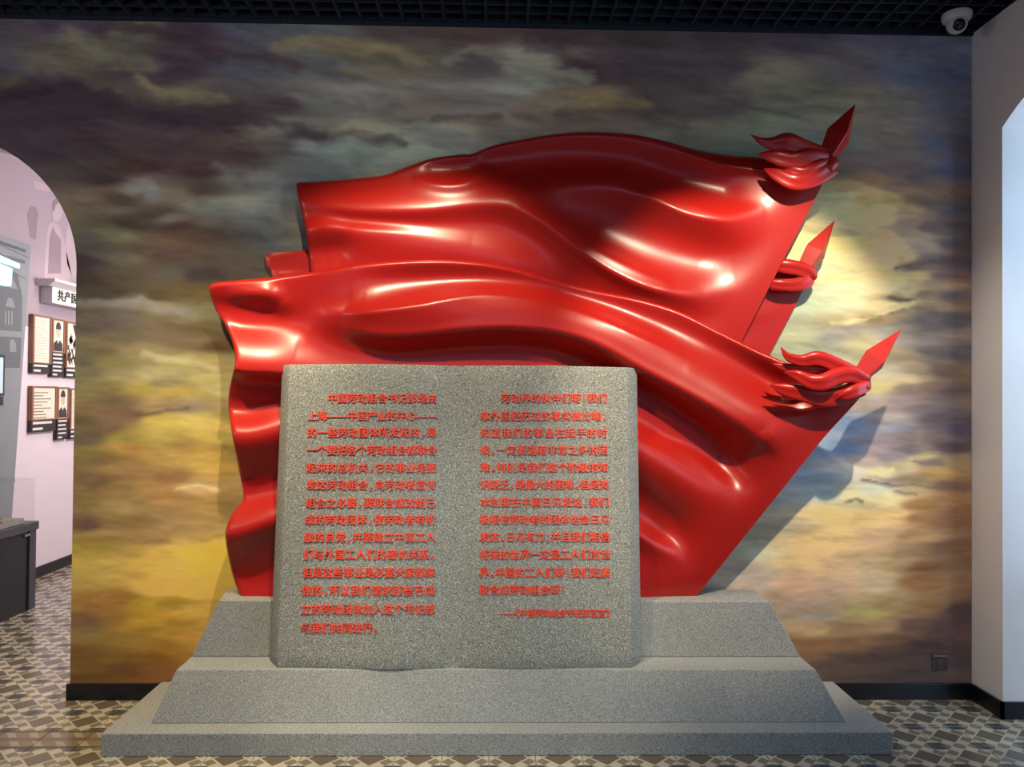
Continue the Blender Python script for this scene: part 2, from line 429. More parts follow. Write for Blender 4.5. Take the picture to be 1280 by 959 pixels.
# ---------------------------------------------------------------- painted sky on the back wall
# (picture x, picture y, r, g, b) observed colour, lamp light included, converted to wall metres
MUR = '''
0 30 58 52 60;100 30 60 55 62;170 30 72 68 60;230 34 50 38 48;300 30 62 62 72;400 36 72 72 70;500 40 65 55 55;600 42 60 48 50;700 44 45 38 42;800 46 42 37 40;900 46 42 38 44;1000 48 44 40 48;1100 48 46 46 58;1200 50 48 50 62;0 80 62 58 64;60 78 80 74 68
110 68 82 78 62;150 80 60 50 55;220 90 52 42 52;300 85 66 66 74;400 85 74 74 76;440 60 84 78 62;500 68 80 74 62;540 90 82 76 68;600 80 66 60 62;660 75 104 102 94;740 90 60 50 55;800 85 50 44 50;900 85 50 45 52;970 94 80 78 70;1050 85 62 60 64;1150 90 50 54 68
1205 90 46 50 64;0 130 48 38 46;50 120 44 34 44;100 135 48 38 46;170 118 70 64 58;240 120 88 84 66;280 112 66 60 60;220 150 52 42 50;300 140 56 45 50;350 135 56 46 50;360 165 84 82 76;400 130 80 80 76;460 125 92 90 86;520 140 84 78 74;600 125 84 80 78;650 110 100 102 96
700 125 88 80 68;740 130 92 84 64;800 130 60 54 54;900 130 60 55 58;980 130 72 70 64;1060 130 80 77 68;1120 130 72 70 68;1180 130 54 58 70;0 180 52 42 48;60 190 50 40 48;100 180 55 44 50;200 180 58 48 50;250 175 66 52 50;300 190 66 54 54;340 185 74 68 64;400 185 100 102 98
440 190 108 108 98;480 180 112 108 92;515 192 150 146 118;560 165 118 112 98;620 155 84 78 72;680 145 76 68 62;760 150 72 64 60;870 170 86 84 74;920 178 98 100 86;980 165 84 84 76;1060 180 75 76 76;1120 180 72 68 66;1180 180 55 58 72;310 225 96 92 88;350 240 100 100 95;320 262 112 110 100
330 285 98 93 84;355 300 86 84 78;-200 60 60 54 60;-200 160 50 42 48;-60 160 50 42 48;115 395 105 92 78;150 395 122 108 92;125 410 98 82 72;200 385 150 132 92;240 395 148 135 100;255 388 140 128 92;210 410 130 108 82;150 420 112 98 72;240 425 138 112 80;245 405 128 105 65;270 430 112 82 48
130 440 120 102 70;180 443 172 148 102;225 452 190 168 100;140 452 150 135 80;112 450 118 108 78;265 452 180 155 95;110 470 125 112 75;150 470 165 145 100;198 468 200 180 125;210 478 158 138 92;260 475 200 175 108;275 483 215 190 120;130 480 135 118 70;180 488 180 152 72;220 488 200 165 78;150 500 135 108 72
160 520 135 100 75;210 507 175 140 92;232 510 175 145 105;110 530 112 92 62;200 525 205 172 80;250 525 215 182 92;130 535 120 92 65;275 535 215 175 90;110 548 105 88 68;150 547 160 138 68;200 545 190 160 78;260 545 212 180 88;220 555 178 142 72;160 560 180 135 68;210 570 195 150 78;255 572 210 165 80
125 575 125 98 58;110 570 130 112 60;150 585 158 120 72;215 598 155 108 65;270 590 205 158 75;120 600 120 92 62;240 608 200 160 100;270 608 195 152 88;150 610 150 118 68;220 617 170 125 72;110 630 125 100 58;160 630 148 118 72;220 630 172 128 78;255 632 180 140 75;112 652 108 78 60;140 660 160 128 75
170 650 145 112 65;220 655 172 132 80;260 650 190 148 85;130 672 135 105 55;190 672 158 120 72;240 675 195 155 80;115 685 160 132 55;150 690 170 135 70;250 693 245 205 80;200 697 200 155 72;275 695 228 180 65;130 705 175 142 68;180 705 190 150 65;220 710 215 170 75;255 712 245 200 75;275 725 225 175 72
120 725 165 132 65;160 720 180 140 65;200 735 205 158 75;240 735 228 178 78;120 755 145 102 52;145 750 150 105 50;180 755 168 130 45;215 755 150 115 40;240 760 178 135 62;110 775 110 78 50;140 772 130 92 45;180 775 165 122 42;110 790 115 92 55;140 800 122 92 42;175 785 155 115 42;200 790 160 120 48
160 800 128 95 40;195 805 130 90 38;110 820 100 70 35;150 825 108 75 32;190 822 120 80 32;215 815 140 100 42;120 840 98 68 32;160 840 95 62 36;200 840 112 72 38;240 800 160 118 50;250 840 130 90 50;270 770 185 140 60;110 210 58 50 50;150 210 60 48 46;190 208 62 44 46;250 215 62 46 48
130 225 56 46 46;190 230 100 88 85;170 238 108 96 84;200 250 108 98 84;220 245 105 96 82;250 258 108 104 92;270 262 112 110 98;195 265 76 66 56;140 262 98 90 78;155 250 66 52 46;110 275 88 78 64;140 285 105 98 72;160 275 72 58 46;180 280 82 68 56;215 275 115 104 94;225 285 78 58 50
265 280 100 92 78;255 240 66 56 50;110 295 85 78 66;140 292 105 102 75;160 318 102 92 76;130 310 85 76 64;105 330 72 58 56;110 345 72 58 52;180 310 84 70 58;220 300 88 70 56;250 300 80 64 52;210 320 82 64 56;250 345 75 60 56;160 345 86 74 56;215 345 98 88 72;230 365 110 90 55
265 365 112 90 48;190 370 98 80 52;135 365 78 66 52;172 377 140 128 112;110 375 95 86 68;1055 210 74 64 62;1080 205 75 68 70;1120 215 76 66 70;1150 220 66 62 66;1190 215 52 56 72;1055 235 110 96 72;1090 225 95 78 60;1120 235 96 84 70;1050 248 140 132 105;1080 250 130 118 85;1110 252 125 114 78
1140 250 90 76 66;1060 262 155 145 110;1100 262 148 138 108;1130 262 125 110 85;1160 255 76 72 66;1190 260 62 64 74;1050 272 185 172 130;1100 275 150 138 108;1130 280 112 98 88;1160 285 80 70 70;1070 285 170 152 112;1195 285 66 66 72;1060 295 150 135 98;1100 298 160 138 100;1130 293 118 105 92;1050 308 228 215 140
1080 310 215 195 130;1110 310 178 158 125;1150 310 128 118 105;1185 305 76 72 76;1060 325 235 222 160;1100 325 195 172 130;1130 322 170 150 110;1140 332 100 85 72;1160 325 105 95 92;1185 325 80 68 70;1060 345 225 208 150;1110 345 210 190 130;1150 345 180 162 115;1180 345 90 76 76;1060 365 232 230 185;1100 362 222 210 158
1130 365 200 182 138;1165 352 130 120 100;1115 373 140 124 98;1150 368 122 106 88;1190 370 86 82 88;1205 330 72 70 84;1030 330 225 220 170;1020 380 238 238 190;1000 420 230 215 160;1050 380 240 240 190;1100 383 235 220 165;1130 382 225 200 140;1145 385 140 122 102;1090 396 165 135 95;1060 400 240 215 150;1110 395 175 150 112
1070 410 185 168 150;1110 410 178 168 148;1130 405 150 135 118;1050 425 190 178 155;1075 430 215 198 145;1160 400 118 104 98;1190 400 84 82 88;1145 425 150 134 125;1140 445 165 145 115;1170 440 112 100 92;1200 440 82 80 88;1110 468 205 190 160;1140 465 180 158 125;1180 465 118 100 84;1130 475 205 182 135;1100 485 222 205 140
1130 487 150 128 110;1160 485 140 115 100;1190 490 96 84 82;1100 498 190 170 150;1125 500 165 145 138;1150 515 125 115 110;1115 520 168 155 150;1120 535 140 142 152;1170 525 98 86 90;1140 545 140 122 115;1175 545 118 100 92;1205 540 86 76 86;1100 558 178 162 165;1140 565 140 125 130;1190 560 98 82 88;1110 572 165 150 155
1155 571 200 182 132;1165 579 125 110 98;1195 580 150 125 92;1085 578 200 180 165;1102 589 238 225 170;1130 583 195 178 140;1170 592 185 145 85;1065 590 225 212 195;1080 598 205 190 165;1105 604 160 142 138;1140 600 158 135 105;1190 609 118 88 72;1090 612 205 205 180;1140 615 170 150 112;1070 622 240 225 165;1110 625 220 200 150
1150 632 160 122 80;1190 625 145 108 78;1072 630 190 172 130;1045 645 235 205 135;1080 650 225 190 130;1120 645 215 182 125;1150 650 150 112 78;1190 650 125 90 70;1010 670 220 185 128;1050 670 222 188 128;1100 670 205 168 130;1140 675 160 128 92;1190 685 110 82 64;1000 700 215 180 125;1050 700 190 155 118;1090 710 178 155 120
1130 705 165 138 102;1160 710 118 85 60;1195 715 115 88 70;1000 725 190 150 118;1060 728 178 145 118;1100 730 165 145 115;1150 730 118 85 58;1000 750 170 140 118;1040 755 158 132 110;1080 765 155 142 90;1120 755 140 118 85;1160 760 125 98 65;1205 765 70 58 58;1030 772 145 130 115;1015 787 165 138 105;1060 788 128 100 75
1100 785 140 112 85;1140 785 92 72 64;1180 785 74 58 60;1010 805 115 85 60;1060 805 110 82 62;1110 800 98 75 58;1050 825 72 60 54;1100 825 70 56 54;1150 810 66 52 52;1200 830 60 52 52;1060 845 70 60 55;1120 845 64 54 52;960 620 194 184 168;1000 560 150 165 180;1020 600 165 172 180;930 690 195 190 150
940 720 180 160 140;1050 560 122 142 172;1060 530 135 152 178;1030 620 175 178 170;980 660 200 184 150;900 720 185 165 140
'''
MUR = np.array([[float(t) for t in s.split()] for ln in MUR.strip().splitlines() for s in ln.split(';')])
ctrl = P(MUR[:, 0], MUR[:, 1], WY)[:, [0, 2]]
# average lamp light over the wall (smoothed over half a metre, so lamp edges stay in the paint), divided out of the seen colours
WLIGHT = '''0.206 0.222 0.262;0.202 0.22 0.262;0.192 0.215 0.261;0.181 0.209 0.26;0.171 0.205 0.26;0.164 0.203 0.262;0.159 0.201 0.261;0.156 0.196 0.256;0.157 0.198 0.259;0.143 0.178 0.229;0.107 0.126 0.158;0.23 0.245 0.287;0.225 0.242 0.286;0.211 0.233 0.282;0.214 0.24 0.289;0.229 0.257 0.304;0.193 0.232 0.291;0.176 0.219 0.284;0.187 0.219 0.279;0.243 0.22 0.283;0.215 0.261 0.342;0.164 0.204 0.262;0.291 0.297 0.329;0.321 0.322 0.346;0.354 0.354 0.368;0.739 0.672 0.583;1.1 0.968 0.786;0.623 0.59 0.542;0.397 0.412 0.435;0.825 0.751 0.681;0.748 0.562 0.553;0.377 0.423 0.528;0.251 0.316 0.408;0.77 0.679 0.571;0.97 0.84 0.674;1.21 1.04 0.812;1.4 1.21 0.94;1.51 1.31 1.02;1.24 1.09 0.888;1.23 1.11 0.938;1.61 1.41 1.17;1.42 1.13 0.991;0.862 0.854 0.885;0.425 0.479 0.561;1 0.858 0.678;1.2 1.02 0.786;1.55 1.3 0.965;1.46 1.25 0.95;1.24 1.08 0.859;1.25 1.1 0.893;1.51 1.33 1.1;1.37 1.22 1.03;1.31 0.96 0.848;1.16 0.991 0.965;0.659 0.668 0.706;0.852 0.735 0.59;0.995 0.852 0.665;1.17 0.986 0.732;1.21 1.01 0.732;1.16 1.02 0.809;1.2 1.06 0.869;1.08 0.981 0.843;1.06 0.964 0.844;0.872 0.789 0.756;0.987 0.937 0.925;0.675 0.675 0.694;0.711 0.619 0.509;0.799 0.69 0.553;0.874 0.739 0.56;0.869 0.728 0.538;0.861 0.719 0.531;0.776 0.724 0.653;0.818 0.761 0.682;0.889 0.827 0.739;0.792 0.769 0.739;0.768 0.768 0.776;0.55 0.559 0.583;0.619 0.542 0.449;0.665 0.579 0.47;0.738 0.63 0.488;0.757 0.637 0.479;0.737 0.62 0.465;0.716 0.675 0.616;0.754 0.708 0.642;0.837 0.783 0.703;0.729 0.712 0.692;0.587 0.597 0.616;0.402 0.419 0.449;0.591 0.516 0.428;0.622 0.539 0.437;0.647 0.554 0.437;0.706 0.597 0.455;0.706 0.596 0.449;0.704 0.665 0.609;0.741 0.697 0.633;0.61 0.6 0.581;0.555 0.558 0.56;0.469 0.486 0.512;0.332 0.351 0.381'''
STROKES = '''
13 .6 88 84 70 90 42 110 55 125 75 150 70 185 78;5 .55 104 97 76 175 95 200 115 240 122 280 122;8 .6 110 100 76 345 58 390 48 440 55 490 62 520 75
6 .6 98 90 72 430 88 485 88;7 .6 104 100 90 560 75 590 62 610 66 640 85;5 .5 98 98 94 410 125 450 108 520 103 600 110;9 .7 135 130 112 480 170 520 160 575 165
8 .6 95 85 76 320 160 345 157 365 165;7 .7 98 88 62 0 108 20 100;6 .7 110 106 100 270 205 290 215 310 230;8 .8 125 118 108 165 235 185 228 195 240
10 .8 50 36 44 130 32 190 38 240 52 280 65;6 .7 60 46 52 260 65 310 70 370 80;22 .7 44 34 42 0 115 60 110 120 130 200 140 280 145;10 .7 42 32 40 60 110 100 108 150 125
10 .7 52 42 46 270 140 340 148 400 170;15 .6 58 42 46 100 170 180 165 260 190 310 200;8 .6 80 62 54 390 170 440 165 500 178;5 .6 66 56 54 540 150 620 143
12 .7 48 40 44 660 50 700 62 740 95 700 90;8 .7 108 110 100 640 85 665 76 690 90 730 95;9 .6 96 86 62 740 118 770 125 800 130;8 .7 62 54 52 700 145 780 140 850 158
9 .5 84 80 68 950 120 1050 115 1100 125;3 .5 82 82 80 1110 130 1170 128;9 .6 98 98 84 870 180 920 168 960 150
5 .7 142 130 112 100 378 165 380 175 374 200 385 240 392;4 .8 200 180 125 180 443 200 449 240 453 270 460;3 .7 135 100 78 130 535 165 522 195 516 232 508;2.5 .8 215 182 120 222 610 245 606 270 611;3 .8 95 82 68 1112 372 1140 376;3 .8 100 84 72 1125 335 1150 330 1175 327;2.5 .8 238 225 170 1088 588 1103 590 1118 584;2 .8 110 95 85 1080 600 1105 606 1140 603 1165 608 1205 612;2 .8 105 92 82 1058 628 1070 625 1080 630;2 .8 120 108 95 1122 614 1145 617;2 .7 118 104 92 1145 576 1175 580;3 .7 240 215 150 1040 402 1080 399 1120 388 1140 378;2 .8 160 135 100 1080 397 1110 394 1135 388
'''
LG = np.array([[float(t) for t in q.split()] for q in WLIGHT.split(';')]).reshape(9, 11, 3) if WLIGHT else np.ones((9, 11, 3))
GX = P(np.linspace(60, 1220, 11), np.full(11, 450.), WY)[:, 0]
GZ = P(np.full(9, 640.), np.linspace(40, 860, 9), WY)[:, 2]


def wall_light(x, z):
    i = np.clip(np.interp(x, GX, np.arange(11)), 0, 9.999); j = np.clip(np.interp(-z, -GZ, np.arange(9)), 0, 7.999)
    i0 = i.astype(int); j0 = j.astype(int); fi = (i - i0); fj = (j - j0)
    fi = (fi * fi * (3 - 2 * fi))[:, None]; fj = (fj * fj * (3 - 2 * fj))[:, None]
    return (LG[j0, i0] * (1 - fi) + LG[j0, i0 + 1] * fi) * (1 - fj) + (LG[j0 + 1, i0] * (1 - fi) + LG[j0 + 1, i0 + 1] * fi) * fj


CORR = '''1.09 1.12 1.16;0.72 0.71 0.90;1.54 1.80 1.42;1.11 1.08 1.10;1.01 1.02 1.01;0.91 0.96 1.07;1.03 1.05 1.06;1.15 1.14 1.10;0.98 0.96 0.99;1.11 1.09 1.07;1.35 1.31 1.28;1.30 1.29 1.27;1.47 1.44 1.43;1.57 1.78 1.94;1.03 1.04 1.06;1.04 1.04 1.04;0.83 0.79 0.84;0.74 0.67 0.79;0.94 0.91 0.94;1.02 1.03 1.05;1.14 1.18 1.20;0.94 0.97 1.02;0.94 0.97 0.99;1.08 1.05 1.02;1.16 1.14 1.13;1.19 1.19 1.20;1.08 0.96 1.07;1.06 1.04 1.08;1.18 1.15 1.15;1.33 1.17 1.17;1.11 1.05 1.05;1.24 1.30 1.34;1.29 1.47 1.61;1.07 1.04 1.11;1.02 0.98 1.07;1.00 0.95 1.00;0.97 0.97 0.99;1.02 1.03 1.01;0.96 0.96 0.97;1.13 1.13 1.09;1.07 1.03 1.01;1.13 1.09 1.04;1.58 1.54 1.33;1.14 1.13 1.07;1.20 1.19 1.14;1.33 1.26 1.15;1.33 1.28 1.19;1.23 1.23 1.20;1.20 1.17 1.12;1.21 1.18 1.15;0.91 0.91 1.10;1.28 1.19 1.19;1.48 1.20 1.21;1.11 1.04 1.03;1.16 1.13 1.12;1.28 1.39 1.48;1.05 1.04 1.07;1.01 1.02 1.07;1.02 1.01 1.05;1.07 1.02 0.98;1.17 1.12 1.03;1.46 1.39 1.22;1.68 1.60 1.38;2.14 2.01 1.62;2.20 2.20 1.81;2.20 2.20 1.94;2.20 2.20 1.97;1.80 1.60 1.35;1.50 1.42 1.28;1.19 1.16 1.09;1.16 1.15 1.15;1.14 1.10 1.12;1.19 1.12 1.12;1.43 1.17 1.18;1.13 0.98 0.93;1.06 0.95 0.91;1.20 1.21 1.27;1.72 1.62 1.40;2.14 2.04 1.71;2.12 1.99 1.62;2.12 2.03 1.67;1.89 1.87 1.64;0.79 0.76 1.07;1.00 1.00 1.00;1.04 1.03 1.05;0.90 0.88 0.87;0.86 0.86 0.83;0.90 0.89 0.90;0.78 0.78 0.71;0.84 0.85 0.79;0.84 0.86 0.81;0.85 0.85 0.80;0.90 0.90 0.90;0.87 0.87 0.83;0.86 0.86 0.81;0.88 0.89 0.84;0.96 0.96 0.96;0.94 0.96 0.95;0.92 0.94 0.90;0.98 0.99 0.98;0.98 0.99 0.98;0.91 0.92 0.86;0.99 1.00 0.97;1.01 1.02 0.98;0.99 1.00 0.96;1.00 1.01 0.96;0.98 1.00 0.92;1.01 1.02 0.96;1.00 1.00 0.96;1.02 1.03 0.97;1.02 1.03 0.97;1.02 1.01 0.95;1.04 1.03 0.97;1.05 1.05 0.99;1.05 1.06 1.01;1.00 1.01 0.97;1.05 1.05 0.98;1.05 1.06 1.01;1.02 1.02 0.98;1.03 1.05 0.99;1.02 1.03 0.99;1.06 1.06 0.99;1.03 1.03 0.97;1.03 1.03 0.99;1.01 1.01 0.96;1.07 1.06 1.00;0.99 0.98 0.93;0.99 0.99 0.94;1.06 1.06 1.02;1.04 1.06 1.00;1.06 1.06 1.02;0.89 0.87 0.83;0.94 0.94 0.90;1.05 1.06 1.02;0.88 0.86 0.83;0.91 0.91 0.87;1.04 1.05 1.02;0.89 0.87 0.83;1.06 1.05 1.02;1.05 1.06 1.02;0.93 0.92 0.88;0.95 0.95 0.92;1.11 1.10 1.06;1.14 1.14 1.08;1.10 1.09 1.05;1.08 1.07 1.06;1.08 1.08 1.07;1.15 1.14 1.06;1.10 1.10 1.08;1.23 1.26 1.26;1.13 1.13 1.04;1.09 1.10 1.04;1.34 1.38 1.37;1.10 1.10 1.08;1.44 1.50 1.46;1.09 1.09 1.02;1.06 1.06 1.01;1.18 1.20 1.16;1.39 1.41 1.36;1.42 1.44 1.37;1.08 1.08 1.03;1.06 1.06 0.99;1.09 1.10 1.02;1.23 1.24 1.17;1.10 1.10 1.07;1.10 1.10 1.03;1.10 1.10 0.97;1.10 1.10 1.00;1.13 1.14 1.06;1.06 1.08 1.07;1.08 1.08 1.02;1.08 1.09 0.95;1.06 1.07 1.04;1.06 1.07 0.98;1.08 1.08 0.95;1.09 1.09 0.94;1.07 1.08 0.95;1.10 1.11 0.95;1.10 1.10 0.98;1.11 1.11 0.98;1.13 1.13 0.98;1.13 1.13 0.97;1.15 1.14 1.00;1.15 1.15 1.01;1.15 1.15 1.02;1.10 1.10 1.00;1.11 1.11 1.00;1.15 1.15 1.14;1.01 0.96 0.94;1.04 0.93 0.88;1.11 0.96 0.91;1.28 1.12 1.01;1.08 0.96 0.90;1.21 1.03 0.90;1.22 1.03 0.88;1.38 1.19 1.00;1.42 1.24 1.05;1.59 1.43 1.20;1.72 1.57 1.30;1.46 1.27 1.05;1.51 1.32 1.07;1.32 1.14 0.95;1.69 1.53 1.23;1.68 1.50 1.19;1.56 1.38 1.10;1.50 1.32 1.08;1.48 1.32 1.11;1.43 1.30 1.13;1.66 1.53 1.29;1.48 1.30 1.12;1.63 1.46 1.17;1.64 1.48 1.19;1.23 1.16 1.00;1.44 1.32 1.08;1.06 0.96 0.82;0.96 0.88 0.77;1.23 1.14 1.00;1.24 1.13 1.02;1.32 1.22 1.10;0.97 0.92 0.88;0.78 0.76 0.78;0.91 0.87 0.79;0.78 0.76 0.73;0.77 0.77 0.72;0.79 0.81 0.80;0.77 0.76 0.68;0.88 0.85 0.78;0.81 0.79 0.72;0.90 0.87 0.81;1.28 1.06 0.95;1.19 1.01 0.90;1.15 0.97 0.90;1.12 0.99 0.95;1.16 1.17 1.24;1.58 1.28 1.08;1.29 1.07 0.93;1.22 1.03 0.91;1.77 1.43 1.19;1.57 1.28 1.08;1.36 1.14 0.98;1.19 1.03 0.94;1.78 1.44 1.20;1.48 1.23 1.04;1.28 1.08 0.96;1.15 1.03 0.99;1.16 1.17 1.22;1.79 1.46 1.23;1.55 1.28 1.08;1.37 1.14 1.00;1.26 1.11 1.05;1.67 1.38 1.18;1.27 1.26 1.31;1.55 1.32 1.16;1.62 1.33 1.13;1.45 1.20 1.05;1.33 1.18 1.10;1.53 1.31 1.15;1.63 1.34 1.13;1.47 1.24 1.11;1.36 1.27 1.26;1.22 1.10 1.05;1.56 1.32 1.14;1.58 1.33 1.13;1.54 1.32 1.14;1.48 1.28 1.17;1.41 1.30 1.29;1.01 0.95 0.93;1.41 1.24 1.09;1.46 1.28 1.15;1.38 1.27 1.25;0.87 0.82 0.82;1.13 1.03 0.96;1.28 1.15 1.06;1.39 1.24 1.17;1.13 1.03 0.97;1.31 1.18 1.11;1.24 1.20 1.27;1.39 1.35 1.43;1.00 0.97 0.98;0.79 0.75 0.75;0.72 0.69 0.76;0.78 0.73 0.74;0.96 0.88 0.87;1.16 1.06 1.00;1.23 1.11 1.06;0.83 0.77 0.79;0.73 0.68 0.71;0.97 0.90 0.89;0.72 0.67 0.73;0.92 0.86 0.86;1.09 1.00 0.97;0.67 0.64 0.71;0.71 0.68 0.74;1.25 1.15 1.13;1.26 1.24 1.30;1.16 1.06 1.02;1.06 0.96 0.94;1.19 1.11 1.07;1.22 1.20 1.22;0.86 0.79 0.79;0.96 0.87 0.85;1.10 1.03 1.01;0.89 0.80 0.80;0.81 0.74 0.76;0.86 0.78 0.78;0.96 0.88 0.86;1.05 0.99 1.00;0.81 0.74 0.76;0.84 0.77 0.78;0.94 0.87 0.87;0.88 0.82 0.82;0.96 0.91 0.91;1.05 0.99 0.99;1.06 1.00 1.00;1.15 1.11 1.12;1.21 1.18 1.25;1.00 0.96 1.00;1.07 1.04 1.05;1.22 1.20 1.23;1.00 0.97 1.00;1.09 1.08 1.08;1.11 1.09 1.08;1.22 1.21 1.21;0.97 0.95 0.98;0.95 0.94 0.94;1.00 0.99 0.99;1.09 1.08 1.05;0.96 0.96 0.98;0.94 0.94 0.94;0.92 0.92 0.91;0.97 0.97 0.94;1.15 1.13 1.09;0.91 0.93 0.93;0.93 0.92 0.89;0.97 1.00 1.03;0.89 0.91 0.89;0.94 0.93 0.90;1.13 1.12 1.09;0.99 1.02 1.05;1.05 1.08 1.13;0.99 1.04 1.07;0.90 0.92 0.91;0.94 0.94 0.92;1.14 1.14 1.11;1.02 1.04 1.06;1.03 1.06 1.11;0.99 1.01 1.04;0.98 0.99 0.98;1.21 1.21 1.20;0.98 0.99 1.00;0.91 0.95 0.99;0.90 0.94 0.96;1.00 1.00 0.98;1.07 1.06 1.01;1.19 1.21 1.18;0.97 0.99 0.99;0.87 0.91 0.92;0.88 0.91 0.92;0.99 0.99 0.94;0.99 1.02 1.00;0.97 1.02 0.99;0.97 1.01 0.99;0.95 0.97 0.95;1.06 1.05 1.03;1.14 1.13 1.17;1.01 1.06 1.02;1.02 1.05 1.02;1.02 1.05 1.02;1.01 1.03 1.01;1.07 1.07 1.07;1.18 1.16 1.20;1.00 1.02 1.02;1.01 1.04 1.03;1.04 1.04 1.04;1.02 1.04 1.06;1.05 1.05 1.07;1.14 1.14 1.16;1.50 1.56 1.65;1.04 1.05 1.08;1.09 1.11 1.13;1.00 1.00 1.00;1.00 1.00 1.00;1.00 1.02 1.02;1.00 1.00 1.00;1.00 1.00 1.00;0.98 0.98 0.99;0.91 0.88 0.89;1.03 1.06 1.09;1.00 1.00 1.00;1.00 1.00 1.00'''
ccol = srgb(MUR[:, 2:5]) * np.array([[float(t) for t in q.split()] for q in CORR.split(';')] if CORR else 1.0)      # per-point gains fitting the rendered wall to the table; lamp errors go into paint


def mural_color(x, z):
    u = x + .1 * z; v = z + .07 * x * np.clip(z - 1.0, -.5, 1)
    w1 = fbm(u * 1.9, v * 4.2, 3, 4); w2 = fbm(u * 1.9 + 7, v * 4.2 + 3, 5, 4)
    wx = x + .10 * w1 + .05 * fbm(u * 5, v * 16, 31, 3)
    wz = z + .055 * w2 + .030 * fbm(u * 4, v * 15 + 4, 41, 4)
    num = np.zeros((x.size, 3)); den = np.zeros(x.size)
    for (cx, cz), c in zip(ctrl, ccol):
        d2 = ((wx - cx) * .70) ** 2 + ((wz - cz) * 2.0) ** 2 + 6e-4
        k = d2 ** -2.0
        num += k[:, None] * c; den += k
    c = num / den[:, None]
    # single clouds, laid down stroke by stroke with ragged edges
    rag = fbm(u * 16, v * 26, 81, 4); rag2 = fbm(u * 7 + 3, v * 40, 82, 4)
    sx = x + .07 * fbm(u * 7, v * 12, 83, 4); sz = z + .045 * fbm(u * 8 + 5, v * 14, 84, 4)
    for ln in STROKES.strip().splitlines():
        for q in ln.split(';'):
            t = [float(k) for k in q.split()]
            pts = P(np.array(t[5::2]), np.array(t[6::2]), WY)[:, [0, 2]]; hw = t[0] * WY / 960 * 1.25
            m = (x > pts[:, 0].min() - .3) & (x < pts[:, 0].max() + .3) & (z > pts[:, 1].min() - .3) & (z < pts[:, 1].max() + .3)
            if not m.any(): continue
            X, Z = sx[m], sz[m]; best = np.full(X.size, 9.); below = np.zeros(X.size)
            for (ax, az), (bx, bz) in zip(pts[:-1], pts[1:]):
                L2 = (bx - ax) ** 2 + (bz - az) ** 2
                tt_ = np.clip(((X - ax) * (bx - ax) + (Z - az) * (bz - az)) / L2, 0, 1)
                ex = X - ax - tt_ * (bx - ax); ez = Z - az - tt_ * (bz - az)
                d = np.hypot(ex * .75, ez); k = d < best
                best = np.where(k, d, best); below = np.where(k, ez, below)
            soft = np.where(below < 0, 1.25, .85)                 # crisp top, dragged-out underside
            e = best / (hw * soft) + .9 * rag[m] + .5 * rag2[m]
            al = t[1] * np.clip(1.25 - e, 0, 1)
            al = al * al * (3 - 2 * al)
            c[m] = c[m] * (1 - al[:, None]) + srgb(t[2:5]) * al[:, None]
    b0 = fbm(u * 1.7 + w2, v * 4.0 + .8 * w1, 61, 4); b1 = fbm(u * 1.7 + .03 + w2, (v + .05) * 4.0 + .8 * w1, 61, 4)
    f0 = fbm(u * 3.5 + 1.4 * w1, v * 12, 71, 4); f1_ = fbm(u * 3.5 + .03 + 1.4 * w1, (v + .014) * 12, 71, 4)
    br = 1 + np.clip((b0 - b1) * 1.3, -.2, .25) + np.clip((f0 - f1_) * 1.1, -.16, .2) + .20 * fbm(u * 2.6, v * 26, 11, 4) + .07 * fbm(u * 12, v * 70, 12, 3) + .12 * b0
    hue = fbm(u * 3, v * 8, 51, 4)
    c = c * np.clip(br, .35, 2.0)[:, None] * (1 + np.stack([.12 * hue, 0 * hue, -.18 * hue], -1))
    g = (c @ np.array([.3, .55, .15]))[:, None]
    c = g + (c - g) * 1.0
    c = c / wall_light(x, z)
    c = c / np.maximum(c.max(1) / .90, 1)[:, None]      # keep the hue of the lightest paint
    return np.clip(c, .001, .92)


